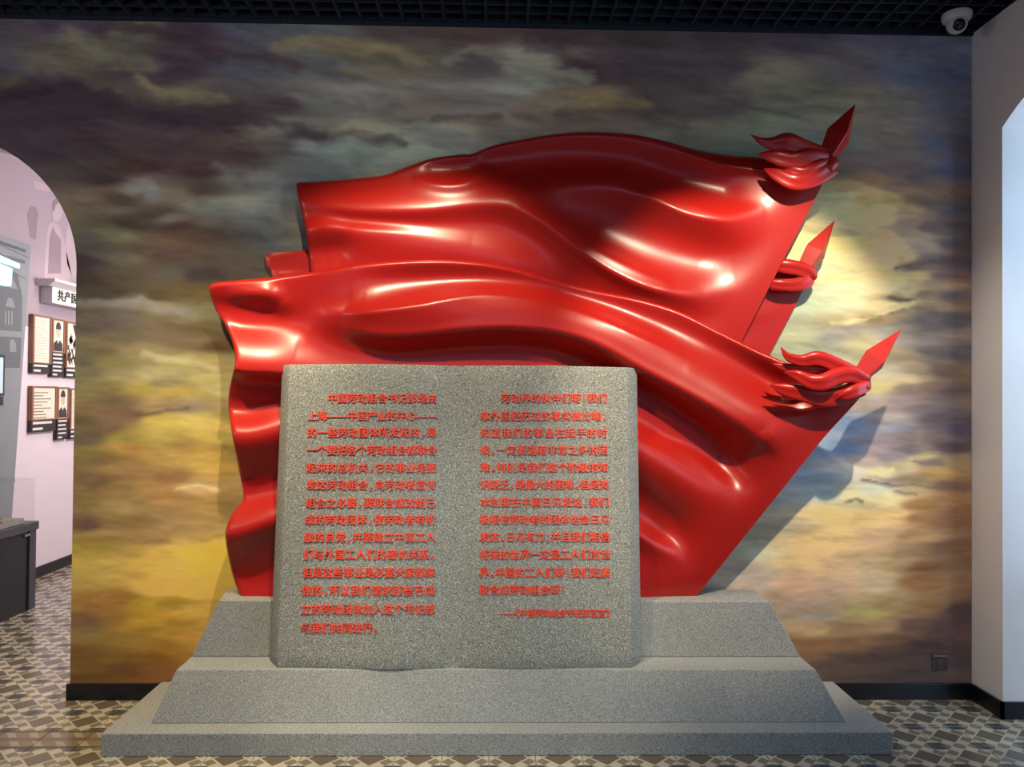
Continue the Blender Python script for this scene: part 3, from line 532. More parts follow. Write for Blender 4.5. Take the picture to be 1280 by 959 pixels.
def build_mural():
    xs = np.concatenate([np.linspace(XL + .05, AX - AW, 6), AX - AW * np.cos(np.linspace(0.02, math.pi, 60)), np.linspace(AX + AW, XR - .002, 470)[1:]])
    nz = 350
    top = CZ - .001
    lo = np.where((xs > AX - AW + 1e-4) & (xs < AX + AW - 1e-4), arch_z(xs), .0795)
    # a clean vertical jamb: the last arch column sits exactly on the spring point
    cols = []
    for x, l in zip(xs, lo):
        cols.append(np.stack([np.full(nz, x), np.full(nz, WY - .003), np.linspace(l, top, nz)], -1))
    j = int(np.argmin(abs(xs - (AX + AW))))
    V = []; F = []; k = 0
    segs = [(6, j), (j, len(xs) - 1)]
    allv = []; idx = []
    for a, b in segs:
        blk = []
        for i in range(a, b + 1):
            c = cols[i]
            if a == 6 and i == j:
                c = c.copy(); c[:, 2] = np.linspace(AZ, top, nz)
            blk.append(c)
        blk = np.array(blk); n = len(blk)
        allv.append(blk.reshape(-1, 3))
        I = (np.arange(n - 1)[:, None] * nz + np.arange(nz - 1)[None, :]).ravel() + k
        F.append(np.stack([I, I + nz, I + nz + 1, I + 1], -1)); k += n * nz
    V = np.concatenate(allv); F = np.concatenate(F)
    me = bpy.data.meshes.new('mural')
    me.vertices.add(len(V)); me.vertices.foreach_set('co', V.ravel())
    me.loops.add(F.size); me.loops.foreach_set('vertex_index', F.ravel())
    me.polygons.add(len(F)); me.polygons.foreach_set('loop_start', np.arange(0, F.size, 4)); me.polygons.foreach_set('loop_total', np.full(len(F), 4))
    me.update(calc_edges=True)
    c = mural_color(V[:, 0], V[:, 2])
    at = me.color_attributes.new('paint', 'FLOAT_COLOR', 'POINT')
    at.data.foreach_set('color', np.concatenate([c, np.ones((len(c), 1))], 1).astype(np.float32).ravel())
    m = bpy.data.materials.new('painted_sky'); m.use_nodes = True
    nt = m.node_tree; b = nt.nodes['Principled BSDF']; L = nt.links
    a = nt.nodes.new('ShaderNodeAttribute'); a.attribute_name = 'paint'
    tc = nt.nodes.new('ShaderNodeTexCoord'); mp = nt.nodes.new('ShaderNodeMapping'); mp.inputs['Scale'].default_value = (14, 1, 60)
    n = nt.nodes.new('ShaderNodeTexNoise'); n.inputs['Scale'].default_value = 1.0; n.inputs['Detail'].default_value = 7
    L.new(tc.outputs['Object'], mp.inputs[0]); L.new(mp.outputs[0], n.inputs['Vector'])
    mr = nt.nodes.new('ShaderNodeMapRange'); mr.inputs[3].default_value = .90; mr.inputs[4].default_value = 1.10
    L.new(n.outputs['Fac'], mr.inputs[0])
    v = nt.nodes.new('ShaderNodeVectorMath'); v.operation = 'SCALE'
    L.new(a.outputs['Color'], v.inputs[0]); L.new(mr.outputs[0], v.inputs['Scale']); L.new(v.outputs[0], b.inputs['Base Color'])
    bp = nt.nodes.new('ShaderNodeBump'); bp.inputs['Strength'].default_value = .12; bp.inputs['Distance'].default_value = .004
    L.new(n.outputs['Fac'], bp.inputs['Height']); L.new(bp.outputs[0], b.inputs['Normal'])
    b.inputs['Roughness'].default_value = .55; b.inputs['Specular IOR Level'].default_value = .25
    me.materials.append(m)
    o = bpy.data.objects.new('mural', me); COL.objects.link(o)
    return o


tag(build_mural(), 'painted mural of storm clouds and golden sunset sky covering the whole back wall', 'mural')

# ---------------------------------------------------------------- right wall with arched window embrasure
JY0, JY1 = 2.28, 3.565          # near and far jamb
SZ, RISE, SILL = 2.78, .20, 0.0


def seg_z(y):
    c = (JY0 + JY1) / 2; hw = (JY1 - JY0) / 2
    rad = (hw * hw + RISE * RISE) / (2 * RISE)
    return SZ + RISE - rad + math.sqrt(max(rad * rad - (y - c) ** 2, 0))


wr = MB()
wr.box(XR, XR + .5, JY1, WY + .02, 0, CZ + .1)
SH = 2.05                       # a second, equal embrasure nearer the viewer
wr.box(XR, XR + .5, JY1 - SH, JY0, 0, CZ + .1)
wr.box(XR, XR + .5, -1.5, JY0 - SH, 0, CZ + .1)
for i in range(48):
    ys = np.linspace(JY0, JY1, 25) - (SH if i > 23 else 0)
    a, b = ys[i % 24], ys[i % 24 + 1]; za, zb = [seg_z(q + (SH if i > 23 else 0)) for q in (a, b)]
    wr.hexa([(XR, a, za), (XR, b, zb), (XR + .5, b, zb), (XR + .5, a, za)], [(XR, a, CZ + .1), (XR, b, CZ + .1), (XR + .5, b, CZ + .1), (XR + .5, a, CZ + .1)])
st(wr.build('wall_right', WALLW))
# window at the outer face of the embrasure
wf = MB()
XW = XR + .42
wf.box(XW, XW + .06, JY0, JY0 + .06, .079, SZ + .02); wf.box(XW, XW + .06, JY1 - .06, JY1, .079, SZ + .02)
for y in (JY0 + .43, JY0 + .85): wf.box(XW, XW + .05, y - .02, y + .02, .079, SZ + .15)
for z in (.10, .75, 1.45, 2.1, 2.72): wf.box(XW, XW + .05, JY0, JY1, z - .025, z + .025)
wo = st(wf.build('window_1', WHITEP))
gl = MB(); gl.box(XW + .022, XW + .028, JY0, JY1, .079, SZ + .19)
go = gl.build('glass', WGLASS, wo)
w2 = wo.copy(); w2.name = 'window_2'; COL.objects.link(w2); w2.location = (0, -SH, 0)
g2 = go.copy(); COL.objects.link(g2); g2.parent = w2

# other walls
st(MB().box(XL - .12, XL, -1.5, 9.2, 0, CZ + .1).build('wall_left', NEXTW))
st(MB().box(XL - .12, XR + .5, 9.1, 9.24, 0, CZ + .1).build('wall_far', NEXTW))
st(MB().box(-.6, -.48, WY + .24, 9.1, 0, CZ + .1).build('wall_next_room_right', NEXTW))
# ceilings
ce = st(MB().box(XL, -.48, WY + .24, 9.1, 3.27, CZ + .1).build('ceiling_next_room', CREAMC))
ce = st(MB().box(XL - .12, XR + .5, -1.5, WY + .24, CZ + .13, CZ + .25).build('ceiling', NAVYB))
# open grid under the main ceiling: every bar a part
bar_y = MB().box(-.006, .006, -.55, .55, 0, .05).build('grid_bar', NAVY); bar_y_me = bar_y.data; bpy.data.objects.remove(bar_y)
bar_x = MB().box(-3.02, 3.02, -.006, .006, 0, .05).build('grid_bar', NAVY); bar_x_me = bar_x.data; bpy.data.objects.remove(bar_x)
for i in range(60):
    link_mesh('grid_bar', bar_y_me, ce, (XL + .03 + i * .102, 3.235, CZ))
for j in range(14):
    link_mesh('grid_bar', bar_x_me, ce, (-.635, 2.70 + j * .082, CZ + .004))
bar_far = MB()
for j in range(42): bar_far.box(XL, XR, -1.4 + j * .1 - .006, -1.4 + j * .1 + .006, CZ, CZ + .05) if -1.4 + j * .1 < 2.66 else None
bar_far.build('grid_bars', NAVY, ce, kind='stuff')
st(MB().box(XL, XR, WY - .02, WY - .003, CZ - .012, CZ + .06).build('trim_1', NAVY))

# baseboards
st(MB().box(AX + AW - .012, XR, WY - .016, WY - .003, 0, .079).build('baseboard_back', BLACK, bevel=.0015))
st(MB().box(XR - .013, XR, JY1 - .013, WY - .016, 0, .079).box(XR - .013, XR + .42, JY1 - .013, JY1, 0, .079)
   .box(XR - .013, XR, JY1 - SH, JY0, 0, .079).box(XR - .013, XR, -1.4, JY0 - SH, 0, .079).box(XR - .013, XR + .42, JY0, JY0 + .013, 0, .079).build('baseboard_right', BLACK))
st(MB().box(XL, XL + .014, -1.4, 9.1, 0, .085).build('baseboard_left', BLACK))
# low sill board closing the embrasure outside
st(MB().box(XR + .40, XR + .5, JY0, JY1, 0, .079).box(XR + .40, XR + .5, JY0 - SH, JY1 - SH, 0, .079).build('trim_2', WALLW))

# ---------------------------------------------------------------- floor: grout slab with tiles
fl = st(MB().box(XL - .12, XR + .5, -1.5, 9.24, -.12, -.004).build('floor', GROUT))
T = .193


def tile_mesh(name, sx, sy, m):
    g = .0012; b = .0015
    x, y = sx / 2 - g, sy / 2 - g
    vs = [(-x, -y, -.006), (x, -y, -.006), (x, y, -.006), (-x, y, -.006),
          (-x, -y, -b), (x, -y, -b), (x, y, -b), (-x, y, -b),
          (-x + b, -y + b, 0), (x - b, -y + b, 0), (x - b, y - b, 0), (-x + b, y - b, 0)]
    fs = [(0, 1, 5, 4), (1, 2, 6, 5), (2, 3, 7, 6), (3, 0, 4, 7), (4, 5, 9, 8), (5, 6, 10, 9), (6, 7, 11, 10), (7, 4, 8, 11), (8, 9, 10, 11)]
    me = bpy.data.meshes.new(name); me.from_pydata(vs, [], fs)
    uv = me.uv_layers.new(name='UVMap')
    for lp in me.loops:
        v = vs[lp.vertex_index]; uv.data[lp.index].uv = (v[0] / sx, v[1] / sy)
    me.materials.append(m); me.update()
    return me, vs, fs


fm, fvs, ffs = tile_mesh('tile', T, T, FIELD)
bmh, bvs, bfs = tile_mesh('border_tile', T, .165, BORDER)
Y1 = 3.285     # front field ends here on the left, border strip, then the rear field
spots = []
rows = []
y = Y1 - T / 2
while y > -1.4: rows.append((y, 'f', 'a')); y -= T
rows.append((Y1 + .0825, 'b', 'l'))
y = Y1 + .165 + T / 2
while y < 9.1: rows.append((y, 'f', 'l')); y += T
y = Y1 + T / 2
while y < WY + .2: rows.append((y, 'f', 'r')); y += T
for (y, k, side) in rows:
    for i in range(int((XR + .42 - XL) / T) + 1):
        x = XL + T * (i + .5) - .02
        if x > XR + .40: continue
        if (side == 'l' and x > -1.5 and y < WY + .2) or (side == 'r' and x < -1.5): continue
        kk = k
        if -1.50 < x < 1.58 and 3.32 < y < 3.8: continue          # under the plinth
        if WY - .02 < y < WY + .24 and (x < AX - AW or x > AX + AW): continue
        if x > -.6 and y > WY + .1: continue
        # how near the picture sees it
        d = RN.T @ (np.array([x, y, 0.0]) - CN)
        if d[2] < -.1:
            u = 640 + 960 * d[0] / -d[2]; v = 479.5 - 960 * d[1] / -d[2]
            vis = -40 < u < 1320 and v < 990 and d[2] < 0
            if y > WY and u > 92: vis = False
            if x < -3.2 and 4.0 < y < 5.3: vis = False
        else: vis = False
        spots.append((0 if vis else 1, y, x, kk))
spots.sort()
n_ind = 0; rest = {'f': [], 'b': []}
for s in spots:
    if s[0] == 0 and n_ind < 298:
        link_mesh('tile', fm if s[3] == 'f' else bmh, fl, (s[2], s[1], 0)); n_ind += 1
    else: rest[s[3]].append(s)
for k, me0, vs0, fs0, mm in (('f', fm, fvs, ffs, FIELD), ('b', bmh, bvs, bfs, BORDER)):
    if not rest[k]: continue
    V = []; F = []; U = []
    sy = T if k == 'f' else .165
    for s in rest[k]:
        b = len(V)
        V += [(v[0] + s[2], v[1] + s[1], v[2]) for v in vs0]; U += [(v[0] / T, v[1] / sy) for v in vs0]
        F += [tuple(q + b for q in f) for f in fs0]
    me = bpy.data.meshes.new('tiles'); me.from_pydata(V, [], F); uv = me.uv_layers.new(name='UVMap')
    vi = np.empty(len(me.loops), dtype=np.int32); me.loops.foreach_get('vertex_index', vi)
    uv.data.foreach_set('uv', np.array(U)[vi].astype(np.float32).ravel())
    me.materials.append(mm); me.update()
    o = link_mesh('tiles', me, fl); o['kind'] = 'stuff'

# ================================================================== PLINTH
pl = tag(empty('stepped_plinth', (0.035, 3.5, 0)), 'wide grey stepped stone plinth carrying the open book and red flags', 'plinth')
PB = WY - .017
MB().hexa([(-1.605, 3.205, 0), (1.683, 3.205, 0), (1.683, PB, 0), (-1.605, PB, 0)], [(-1.605, 3.212, .092), (1.683, 3.212, .092), (1.683, PB, .092), (-1.605, PB, .092)]).build('bottom_step', STONE, pl, bevel=.004)
MB().hexa([(-1.447, 3.307, .092), (1.53, 3.307, .092), (1.53, PB, .092), (-1.447, PB, .092)], [(-1.370, 3.378, .295), (1.425, 3.378, .295), (1.425, PB, .295), (-1.370, PB, .295)]).build('middle_step', STONE, pl, bevel=.004)
MB().hexa([(-1.370, 3.537, .295), (1.422, 3.537, .295), (1.422, PB, .295), (-1.370, PB, .295)], [(-1.255, 3.563, .545), (1.288, 3.563, .545), (1.288, PB, .545), (-1.290, PB, .545)]).build('top_step', STONE, pl, bevel=.005)
ZT = .545

# ================================================================== OPEN BOOK
BZ0 = .295
bk = tag(empty('open_book', (-.19, 3.46, BZ0)), 'large grey speckled stone open book with raised red Chinese text standing before the flags', 'book')
BY0 = 3.40
TOPY = 3.525
bl = P(346, 834, BY0); br = P(790, 832, BY0); tl = P(362, 457, TOPY); tr = P(784, 458, TOPY)
cs = P(571, 832, BY0); ct = P(570, 456, TOPY)
zt = (tl[2] + tr[2]) / 2


def page_bulge(s, left):
    """s 0 at outer edge, 1 at the spine: thickness of the page curve towards the viewer"""
    pk = .026 if left else .018
    s = min(1, max(0, s))
    return pk * math.sin(math.pi * s ** 1.5) ** 2 + .006 * math.sin(math.pi * s * .5)


def book_pt(s, v, left):
    a0, a1 = (bl, tl) if left else (br, tr)
    lo = a0 * (1 - s) + cs * s; hi = a1 * (1 - s) + ct * s
    lo[2] = BZ0; hi[2] = zt + .004 * math.sin(math.pi * s) - .006 * (s ** 8) * 0
    p = lo * (1 - v) + hi * v
    p[1] -= page_bulge(s, left)
    return p


def page(left):
    n, m2 = 40, 24
    V = []; F = []
    for i in range(n + 1):
        for j in range(m2 + 1):
            V.append(book_pt(i / n, j / m2, left))
    nf = len(V)
    # back, splayed outwards at the fore edge
    for i in range(n + 1):
        for j in range(m2 + 1):
            p = book_pt(i / n, j / m2, left).copy()
            p[1] += page_bulge(i / n, left)
            p[1] = p[1] + .085 - .012 * (j / m2)
            ex = (-.055 if left else .060) * (1 - i / n) ** 6
            p[0] += ex
            V.append(p)
    w1 = m2 + 1
    for i in range(n):
        for j in range(m2):
            a = i * w1 + j
            q = (a, a + w1, a + w1 + 1, a + 1)
            F.append(q); F.append(tuple(nf + t for t in q[::-1]))
    for i in range(n):
        a = i * w1; F.append((a, nf + a, nf + a + w1, a + w1))
        a = i * w1 + m2; F.append((a + w1, nf + a + w1, nf + a, a))
    for j in range(m2):
        a = j; F.append((a, a + 1, nf + a + 1, nf + a))
        a = n * w1 + j; F.append((a, nf + a, nf + a + 1, a + 1))
    o = mesh_obj('page', V, F, BOOKM, None, True)
    bm = bmesh.new(); bm.from_mesh(o.data); bmesh.ops.recalc_face_normals(bm, faces=bm.faces); bm.to_mesh(o.data); bm.free()
    vg = o.vertex_groups.new(name='rim')
    ids = [k + i * w1 + j for k in (0, nf) for i in range(n + 1) for j in range(m2 + 1) if (i == 0 or j in (0, m2)) and i < n - 1]
    vg.add(ids, 1.0, 'REPLACE')
    md = o.modifiers.new('bevel', 'BEVEL'); md.width = .005; md.segments = 2; md.limit_method = 'VGROUP'; md.vertex_group = 'rim'
    ws = o.modifiers.new('es', 'EDGE_SPLIT'); ws.split_angle = R(45)
    setparent(o, bk)
    return o


page_l = page(True); page_r = page(False)

LEFT = ['　　中国劳动组合书记部是由', '上海——中国产业的中心——', '的一些劳动团体所发起的，是', '一个要把各个劳动组合都联合', '起来的总机关。它的事业是要',
        '发达劳动组合，向劳动者宣传', '组合之必要，要联合或改组已', '成的劳动团体，使劳动者有阶', '级的自觉，并要建立中国工人', '们与外国工人们的密切关系。',
        '但是这些事业是必要大家都来', '做的，所以我们请求那些已成', '立的劳动团体加入这个书记部', '与我们共同进行。']
LROW = [498, 520, 541, 563, 585, 606.5, 629, 650, 672, 693.5, 716, 738.5, 762, 785]
LX = [(384.5, 546.5), (384.5, 546), (384, 546), (384, 546), (383, 546), (383, 545.5), (382, 545), (381, 545), (380, 545), (379, 545), (378, 544.5), (377, 544), (376, 544), (375.5, 543.5)]
RIGHT = ['　　劳动界的伙伴们呀！我们', '拿外国经历过的事实做比喻，', '知道我们的事业在起手的时', '候，一定要遇着非常之多的困', '难。特别是我们这个阶级的知', '识缺乏，是最大的困难。但是资',
         '本制度在中国日见发达，我们', '极相信劳动者的团体也会日见', '发达。日见有力；并且我们相信', '将来的世界一定是工人们的世', '界。中国的工人们呀！我们赶紧', '联合成劳动组合呀！']
RROW = [498, 520.5, 541.5, 563, 584.5, 606, 628, 649.5, 671.5, 693.5, 716, 737.5]
RX = [(600.5, 759.5), (600, 760), (600, 760), (600, 760.5), (600, 760.5), (600, 761), (600, 761.5), (599.5, 762), (599.5, 762.5), (599.5, 763), (599, 763), (599, 763)]

glyphs = {}


def glyph(ch, bold):
    if (ch, bold) in glyphs: return glyphs[(ch, bold)]
    c = bpy.data.curves.new('character', 'FONT'); c.body = ch
    c.extrude = .05; c.resolution_u = 1
    o = bpy.data.objects.new('character', c); COL.objects.link(o)
    bpy.context.view_layer.update()
    dg = bpy.context.evaluated_depsgraph_get()
    src = bpy.data.meshes.new_from_object(o.evaluated_get(dg), depsgraph=dg)
    bpy.data.objects.remove(o); bpy.data.curves.remove(c)
    n0 = len(src.vertices)
    if n0 == 0:
        glyphs[(ch, bold)] = None; return None
    co = np.empty(n0 * 3); src.vertices.foreach_get('co', co); co = co.reshape(-1, 3)
    V = []; F = []; base = [tuple(p.vertices) for p in src.polygons]
    # heavy weight: the strokes thickened by overlapping copies
    for k, (dx, dy) in enumerate(((-1, .6), (1, .6), (-1, -.6), (1, -.6))):
        q = co.copy(); q[:, 0] += dx * bold; q[:, 1] += dy * bold; q[:, 2] *= 1 + .012 * k
        V += q.tolist(); F += [tuple(i + k * n0 for i in f) for f in base]
    bpy.data.meshes.remove(src)
    me = bpy.data.meshes.new('character'); me.from_pydata(V, [], F)
    co = np.array(V); n = len(V)
    me.materials.clear(); me.materials.append(REDLET)
    # em box 1.0, centred
    co[:, 0] -= .5 if ch not in '，。；！《》' else (co[:, 0].min() + co[:, 0].max()) / 2
    co[:, 1] -= .36
    me.vertices.foreach_set('co', co.ravel()); me.update()
    glyphs[(ch, bold)] = me
    return me


NARROW = '，。；！《》'


def put_line(txt, x0, x1, py, left, parent, size_px, bold=.020):
    adv = [(.62 if c in NARROW else 1.0) for c in txt]
    tot = sum(adv); full = 13.0
    pitch = (x1 - x0) / (tot if tot > 11.5 else full)
    cur = x0
    for c, a in zip(txt, adv):
        cx = cur + pitch * a / 2; cur += pitch * a
        if c == '　': continue
        me = glyph(c, bold)
        if me is None: continue
        # find the page point for this picture measurement
        s = ((cx - 358) / (571 - 358)) if left else ((790 - cx) / (790 - 571)); v = (833 - py) / (833 - 457)
        for it in range(6):
            p = book_pt(min(max(s, 0), 1), v, left)
            d = RN.T @ (p - CN); u = 640 + 960 * d[0] / -d[2]; w_ = 479.5 - 960 * d[1] / -d[2]
            s += (cx - u) / 218 * (1 if left else -1); v += (w_ - py) / 376
        e = .02
        pu = book_pt(s, v + e, left) - book_pt(s, v - e, left)
        ps = (book_pt(s + e, v, left) - book_pt(s - e, v, left)) * (1 if left else -1)
        X = Vector(ps).normalized(); Yv = Vector(pu).normalized(); Z = X.cross(Yv).normalized(); Yv = Z.cross(X)
        sc = size_px * p[1] / 960
        M = Matrix((X * sc, Yv * sc, Z * sc)).transposed().to_4x4()
        M.translation = Vector(p) + Z * (sc * .048)
        o = bpy.data.objects.new('raised_character', me); COL.objects.link(o)
        par = Vector(parent.location) + bk.location
        o.parent = parent
        M.translation = M.translation - par
        o.matrix_basis = M


for t, y, (a, b) in zip(LEFT, LROW, LX): put_line(t, a, b, y, True, page_l, 12.6 + (y - 498) / 290 * .5)
for t, y, (a, b) in zip(RIGHT, RROW, RX): put_line(t, a, b, y, False, page_r, 12.4 + (y - 498) / 290 * .5)
put_line('——《中国劳动组合书记部宣言》', 624, 763, 766.5, False, page_r, 10.6, .015)


# ================================================================== FLAGS
GAIN = 1.35


def ridge_field(px, py, ridges):
    h = np.zeros_like(px)
    for pts, wu, wd, pw in ridges:
        c = crom(pts, 60) if len(pts) > 2 else np.array([np.array(pts[0]) * (1 - t) + np.array(pts[1]) * t for t in np.linspace(0, 1, 30)], float)
        best = np.full(px.shape, 1e9); amp = np.zeros_like(px); sgn = np.ones_like(px)
        for i in range(len(c) - 1):
            ax, ay, aa = c[i]; bx, by, ba = c[i + 1]
            dx, dy = bx - ax, by - ay; L2 = dx * dx + dy * dy + 1e-9
            t = np.clip(((px - ax) * dx + (py - ay) * dy) / L2, 0, 1)
            ex = px - ax - t * dx; ey = py - ay - t * dy
            d = np.hypot(ex, ey)
            m = d < best
            best = np.where(m, d, best); amp = np.where(m, aa + (ba - aa) * t, amp)
            sgn = np.where(m, -(dx * ey - dy * ex) / (np.sqrt(L2) * np.maximum(d, 1e-6)), sgn)
        wdt = wd + (wu - wd) * (np.clip(sgn, -1, 1) + 1) / 2
        h += GAIN * amp * np.exp(-(best / wdt) ** pw)
    return h


def cloth(name, parent, top, right, bottom, left, y0, ridges, nu, nv, thick, edge, ymax, roll=.02, rollw=7):
    T_ = crom(top, nu); B_ = crom(bottom, nu); L_ = crom(left, nv); R_ = crom(right, nv)
    u = np.linspace(0, 1, nu)[:, None, None]; v = np.linspace(0, 1, nv)[None, :, None]
    G = (1 - v) * T_[:, None, :] + v * B_[:, None, :] + (1 - u) * L_[None, :, :] + u * R_[None, :, :] \
        - ((1 - u) * (1 - v) * T_[0] + u * (1 - v) * T_[-1] + (1 - u) * v * B_[0] + u * v * B_[-1])
    px, py = G[..., 0], G[..., 1]
    h = ridge_field(px, py, ridges)
    # rolled edges: distance in pixels from the top, left and right edges
    dt = np.linalg.norm(G - T_[:, None, :], axis=-1); dl = np.linalg.norm(G - L_[None, :, :], axis=-1); dr = np.linalg.norm(G - R_[None, :, :], axis=-1)
    for d, k in ((dt, 1.0), (dl, 1.0), (dr, .12)):
        e = np.clip(1 - d / rollw, 0, 1)
        h -= roll * k * (1 - np.sqrt(np.clip(1 - e * e, 0, 1)))
    if name == 'cloth' and parent is f1:      # leave room for the book's back
        lim = .035 + .12 * ss(-py, -474, -452) + .12 * ss(px, 758, 800) + .12 * ss(-px, -372, -345)
        h = np.where(h > lim, lim + (h - lim) * .1, h)
    Y = y0(px, py) - h
    Y = np.where(Y > ymax - .03, ymax - .03 + .03 * np.tanh((Y - ymax + .03) / .03), Y)     # never into what stands behind
    k = 1 - ss(dr, 0, 100)                                                                   # the hoist edge follows its straight pole
    Y = Y * (1 - k) + (edge[0] * v[..., 0] + edge[1] * (1 - v[..., 0])) * k
    Fp = P(px, py, Y)
    Fp[:, -1, 2] = ZT
    Fp[..., 2] = np.maximum(Fp[..., 2], ZT)
    Bp = Fp.copy(); Bp[..., 1] = Bp[..., 1] + thick
    n = nu * nv
    V = np.concatenate([Fp.reshape(-1, 3), Bp.reshape(-1, 3)])
    I = (np.arange(nu - 1)[:, None] * nv + np.arange(nv - 1)[None, :]).ravel()
    F = [np.stack([I, I + 1, I + nv + 1, I + nv], -1), np.stack([I, I + nv, I + nv + 1, I + 1], -1) + n]
    i = np.arange(nu - 1) * nv
    F.append(np.stack([i, i + nv, i + nv + n, i + n], -1)); k = i + nv - 1
    F.append(np.stack([k, k + n, k + nv + n, k + nv], -1))
    j = np.arange(nv - 1)
    F.append(np.stack([j, j + n, j + 1 + n, j + 1], -1)); j2 = j + (nu - 1) * nv
    F.append(np.stack([j2, j2 + 1, j2 + 1 + n, j2 + n], -1))
    F = np.concatenate(F)
    o = mesh_obj(name, V, F.tolist(), RED, None, True)
    bm = bmesh.new(); bm.from_mesh(o.data); bmesh.ops.recalc_face_normals(bm, faces=bm.faces); bm.to_mesh(o.data); bm.free()
    md = o.modifiers.new('es', 'EDGE_SPLIT'); md.split_angle = R(55)
    setparent(o, parent)
    return o


def ss(x, a, b):
    t = np.clip((x - a) / (b - a), 0, 1); return t * t * (3 - 2 * t)


def ribbon(name, parent, pts, depth=.55, crease=.35, n=40):
    """pts: (px, py, Y, half width px); a tapering folded ribbon"""
    c = crom(pts, n)
    W = P(c[:, 0], c[:, 1], c[:, 2])
    V = []; F = []; m = 12
    for i in range(n):
        a = Vector(W[max(i - 1, 0)]); b = Vector(W[min(i + 1, n - 1)]); t = (b - a).normalized()
        up = Vector((0, -1, 0)); s = t.cross(up).normalized(); f = s.cross(t).normalized()
        r = max(c[i, 3] * 1.35, .15) * W[i][1] / 960
        for k in range(m):
            q = 2 * math.pi * k / m
            cx = math.cos(q); sy = math.sin(q)
            fold = crease * (1 - abs(cx)) * 0 + crease * math.cos(q * 2) * .5
            V.append(Vector(W[i]) + s * (r * cx) + f * (r * (depth * sy * (1 + .4 * math.cos(3 * q)) + fold * depth)))
    for i in range(n - 1):
        for k in range(m):
            F.append((i * m + k, i * m + (k + 1) % m, (i + 1) * m + (k + 1) % m, (i + 1) * m + k))
    F.append(tuple(range(m))[::-1]); F.append(tuple(range((n - 1) * m, n * m)))
    o = mesh_obj(name, V, F, RED, None, True)
    bm = bmesh.new(); bm.from_mesh(o.data); bmesh.ops.recalc_face_normals(bm, faces=bm.faces); bm.to_mesh(o.data); bm.free()
    setparent(o, parent)
    return o


def knot(parent, px, py, Y, rx, ry, ang):
    c = P(px, py, Y); s = Y / 960
    V = []; F = []; n, m = 14, 20
    ca, sa = math.cos(ang), math.sin(ang)
    for i in range(n + 1):
        a = math.pi * i / n
        for j in range(m):
            b = 2 * math.pi * j / m
            lump = 1 + .10 * math.sin(3 * b + 2 * a) + .06 * math.sin(7 * a)
            x = math.cos(a) * rx * s; rr = math.sin(a) * ry * s * lump
            y_, z_ = rr * math.cos(b) * .8, rr * math.sin(b)
            V.append((c[0] + x * ca - z_ * sa, c[1] + y_, c[2] + x * sa + z_ * ca))
    for i in range(n):
        for j in range(m):
            F.append((i * m + j, i * m + (j + 1) % m, (i + 1) * m + (j + 1) % m, (i + 1) * m + j))
    o = mesh_obj('knot', V, F, RED, None, True)
    bm = bmesh.new(); bm.from_mesh(o.data); bmesh.ops.remove_doubles(bm, verts=bm.verts, dist=1e-5); bmesh.ops.recalc_face_normals(bm, faces=bm.faces); bm.to_mesh(o.data); bm.free()
    setparent(o, parent)
    return o


def spearhead(parent, base, tip, Yb, Yt, sh, tsh, bh, rot):
    b = Vector(P(*base, Yb)); t = Vector(P(*tip, Yt)); ax = (t - b).normalized()
    s = ax.cross(Vector((0, -1, 0))).normalized(); f = s.cross(ax).normalized()
    if f.y > 0: f = -f
    k = Yb / 960
    V = []
    c1 = b.lerp(t, tsh)
    for c, r in ((b - ax * .012, bh), (c1, sh)):
        for i in range(4):
            a = rot + i * math.pi / 2
            V.append(c + s * (math.cos(a) * r * k) + f * (math.sin(a) * r * k * .85))
    V.append(t)
    F = [(3, 2, 1, 0)] + [(i, (i + 1) % 4, 4 + (i + 1) % 4, 4 + i) for i in range(4)] + [(4 + i, 4 + (i + 1) % 4, 8) for i in range(4)]
    mb = MB(); mb.add(V, F)
    return mb.build('spearhead', RED, parent, bevel=.0025)


def pole(parent, a, Ya, b, Yb, r):
    p0 = Vector(P(*a, Ya)); p1 = Vector(P(*b, Yb))
    if p0.z < ZT + .05:
        p0 = p0 + (p1 - p0) * ((ZT + .001 - p0.z) / (p1.z - p0.z)); p0.y = Ya
    return MB().cyl(p0, p1, r, r, 20).build('pole', RED, parent, smooth=False)


# ---- front flag
f1 = tag(empty('red_flag', (0.0, 3.62, ZT)), 'frontmost and lowest red sculpted flag, directly behind the stone book, with a bright spearhead', 'flag', 'sculpted red flags')


def y1(px, py):
    return 3.618 + .035 * ss(-py, -745, -640) - .165 * ss(px, 820, 1080) * ss(-py, -760, -520) - .02 * ss(-py, -400, -330) * (1 - ss(px, 700, 900))


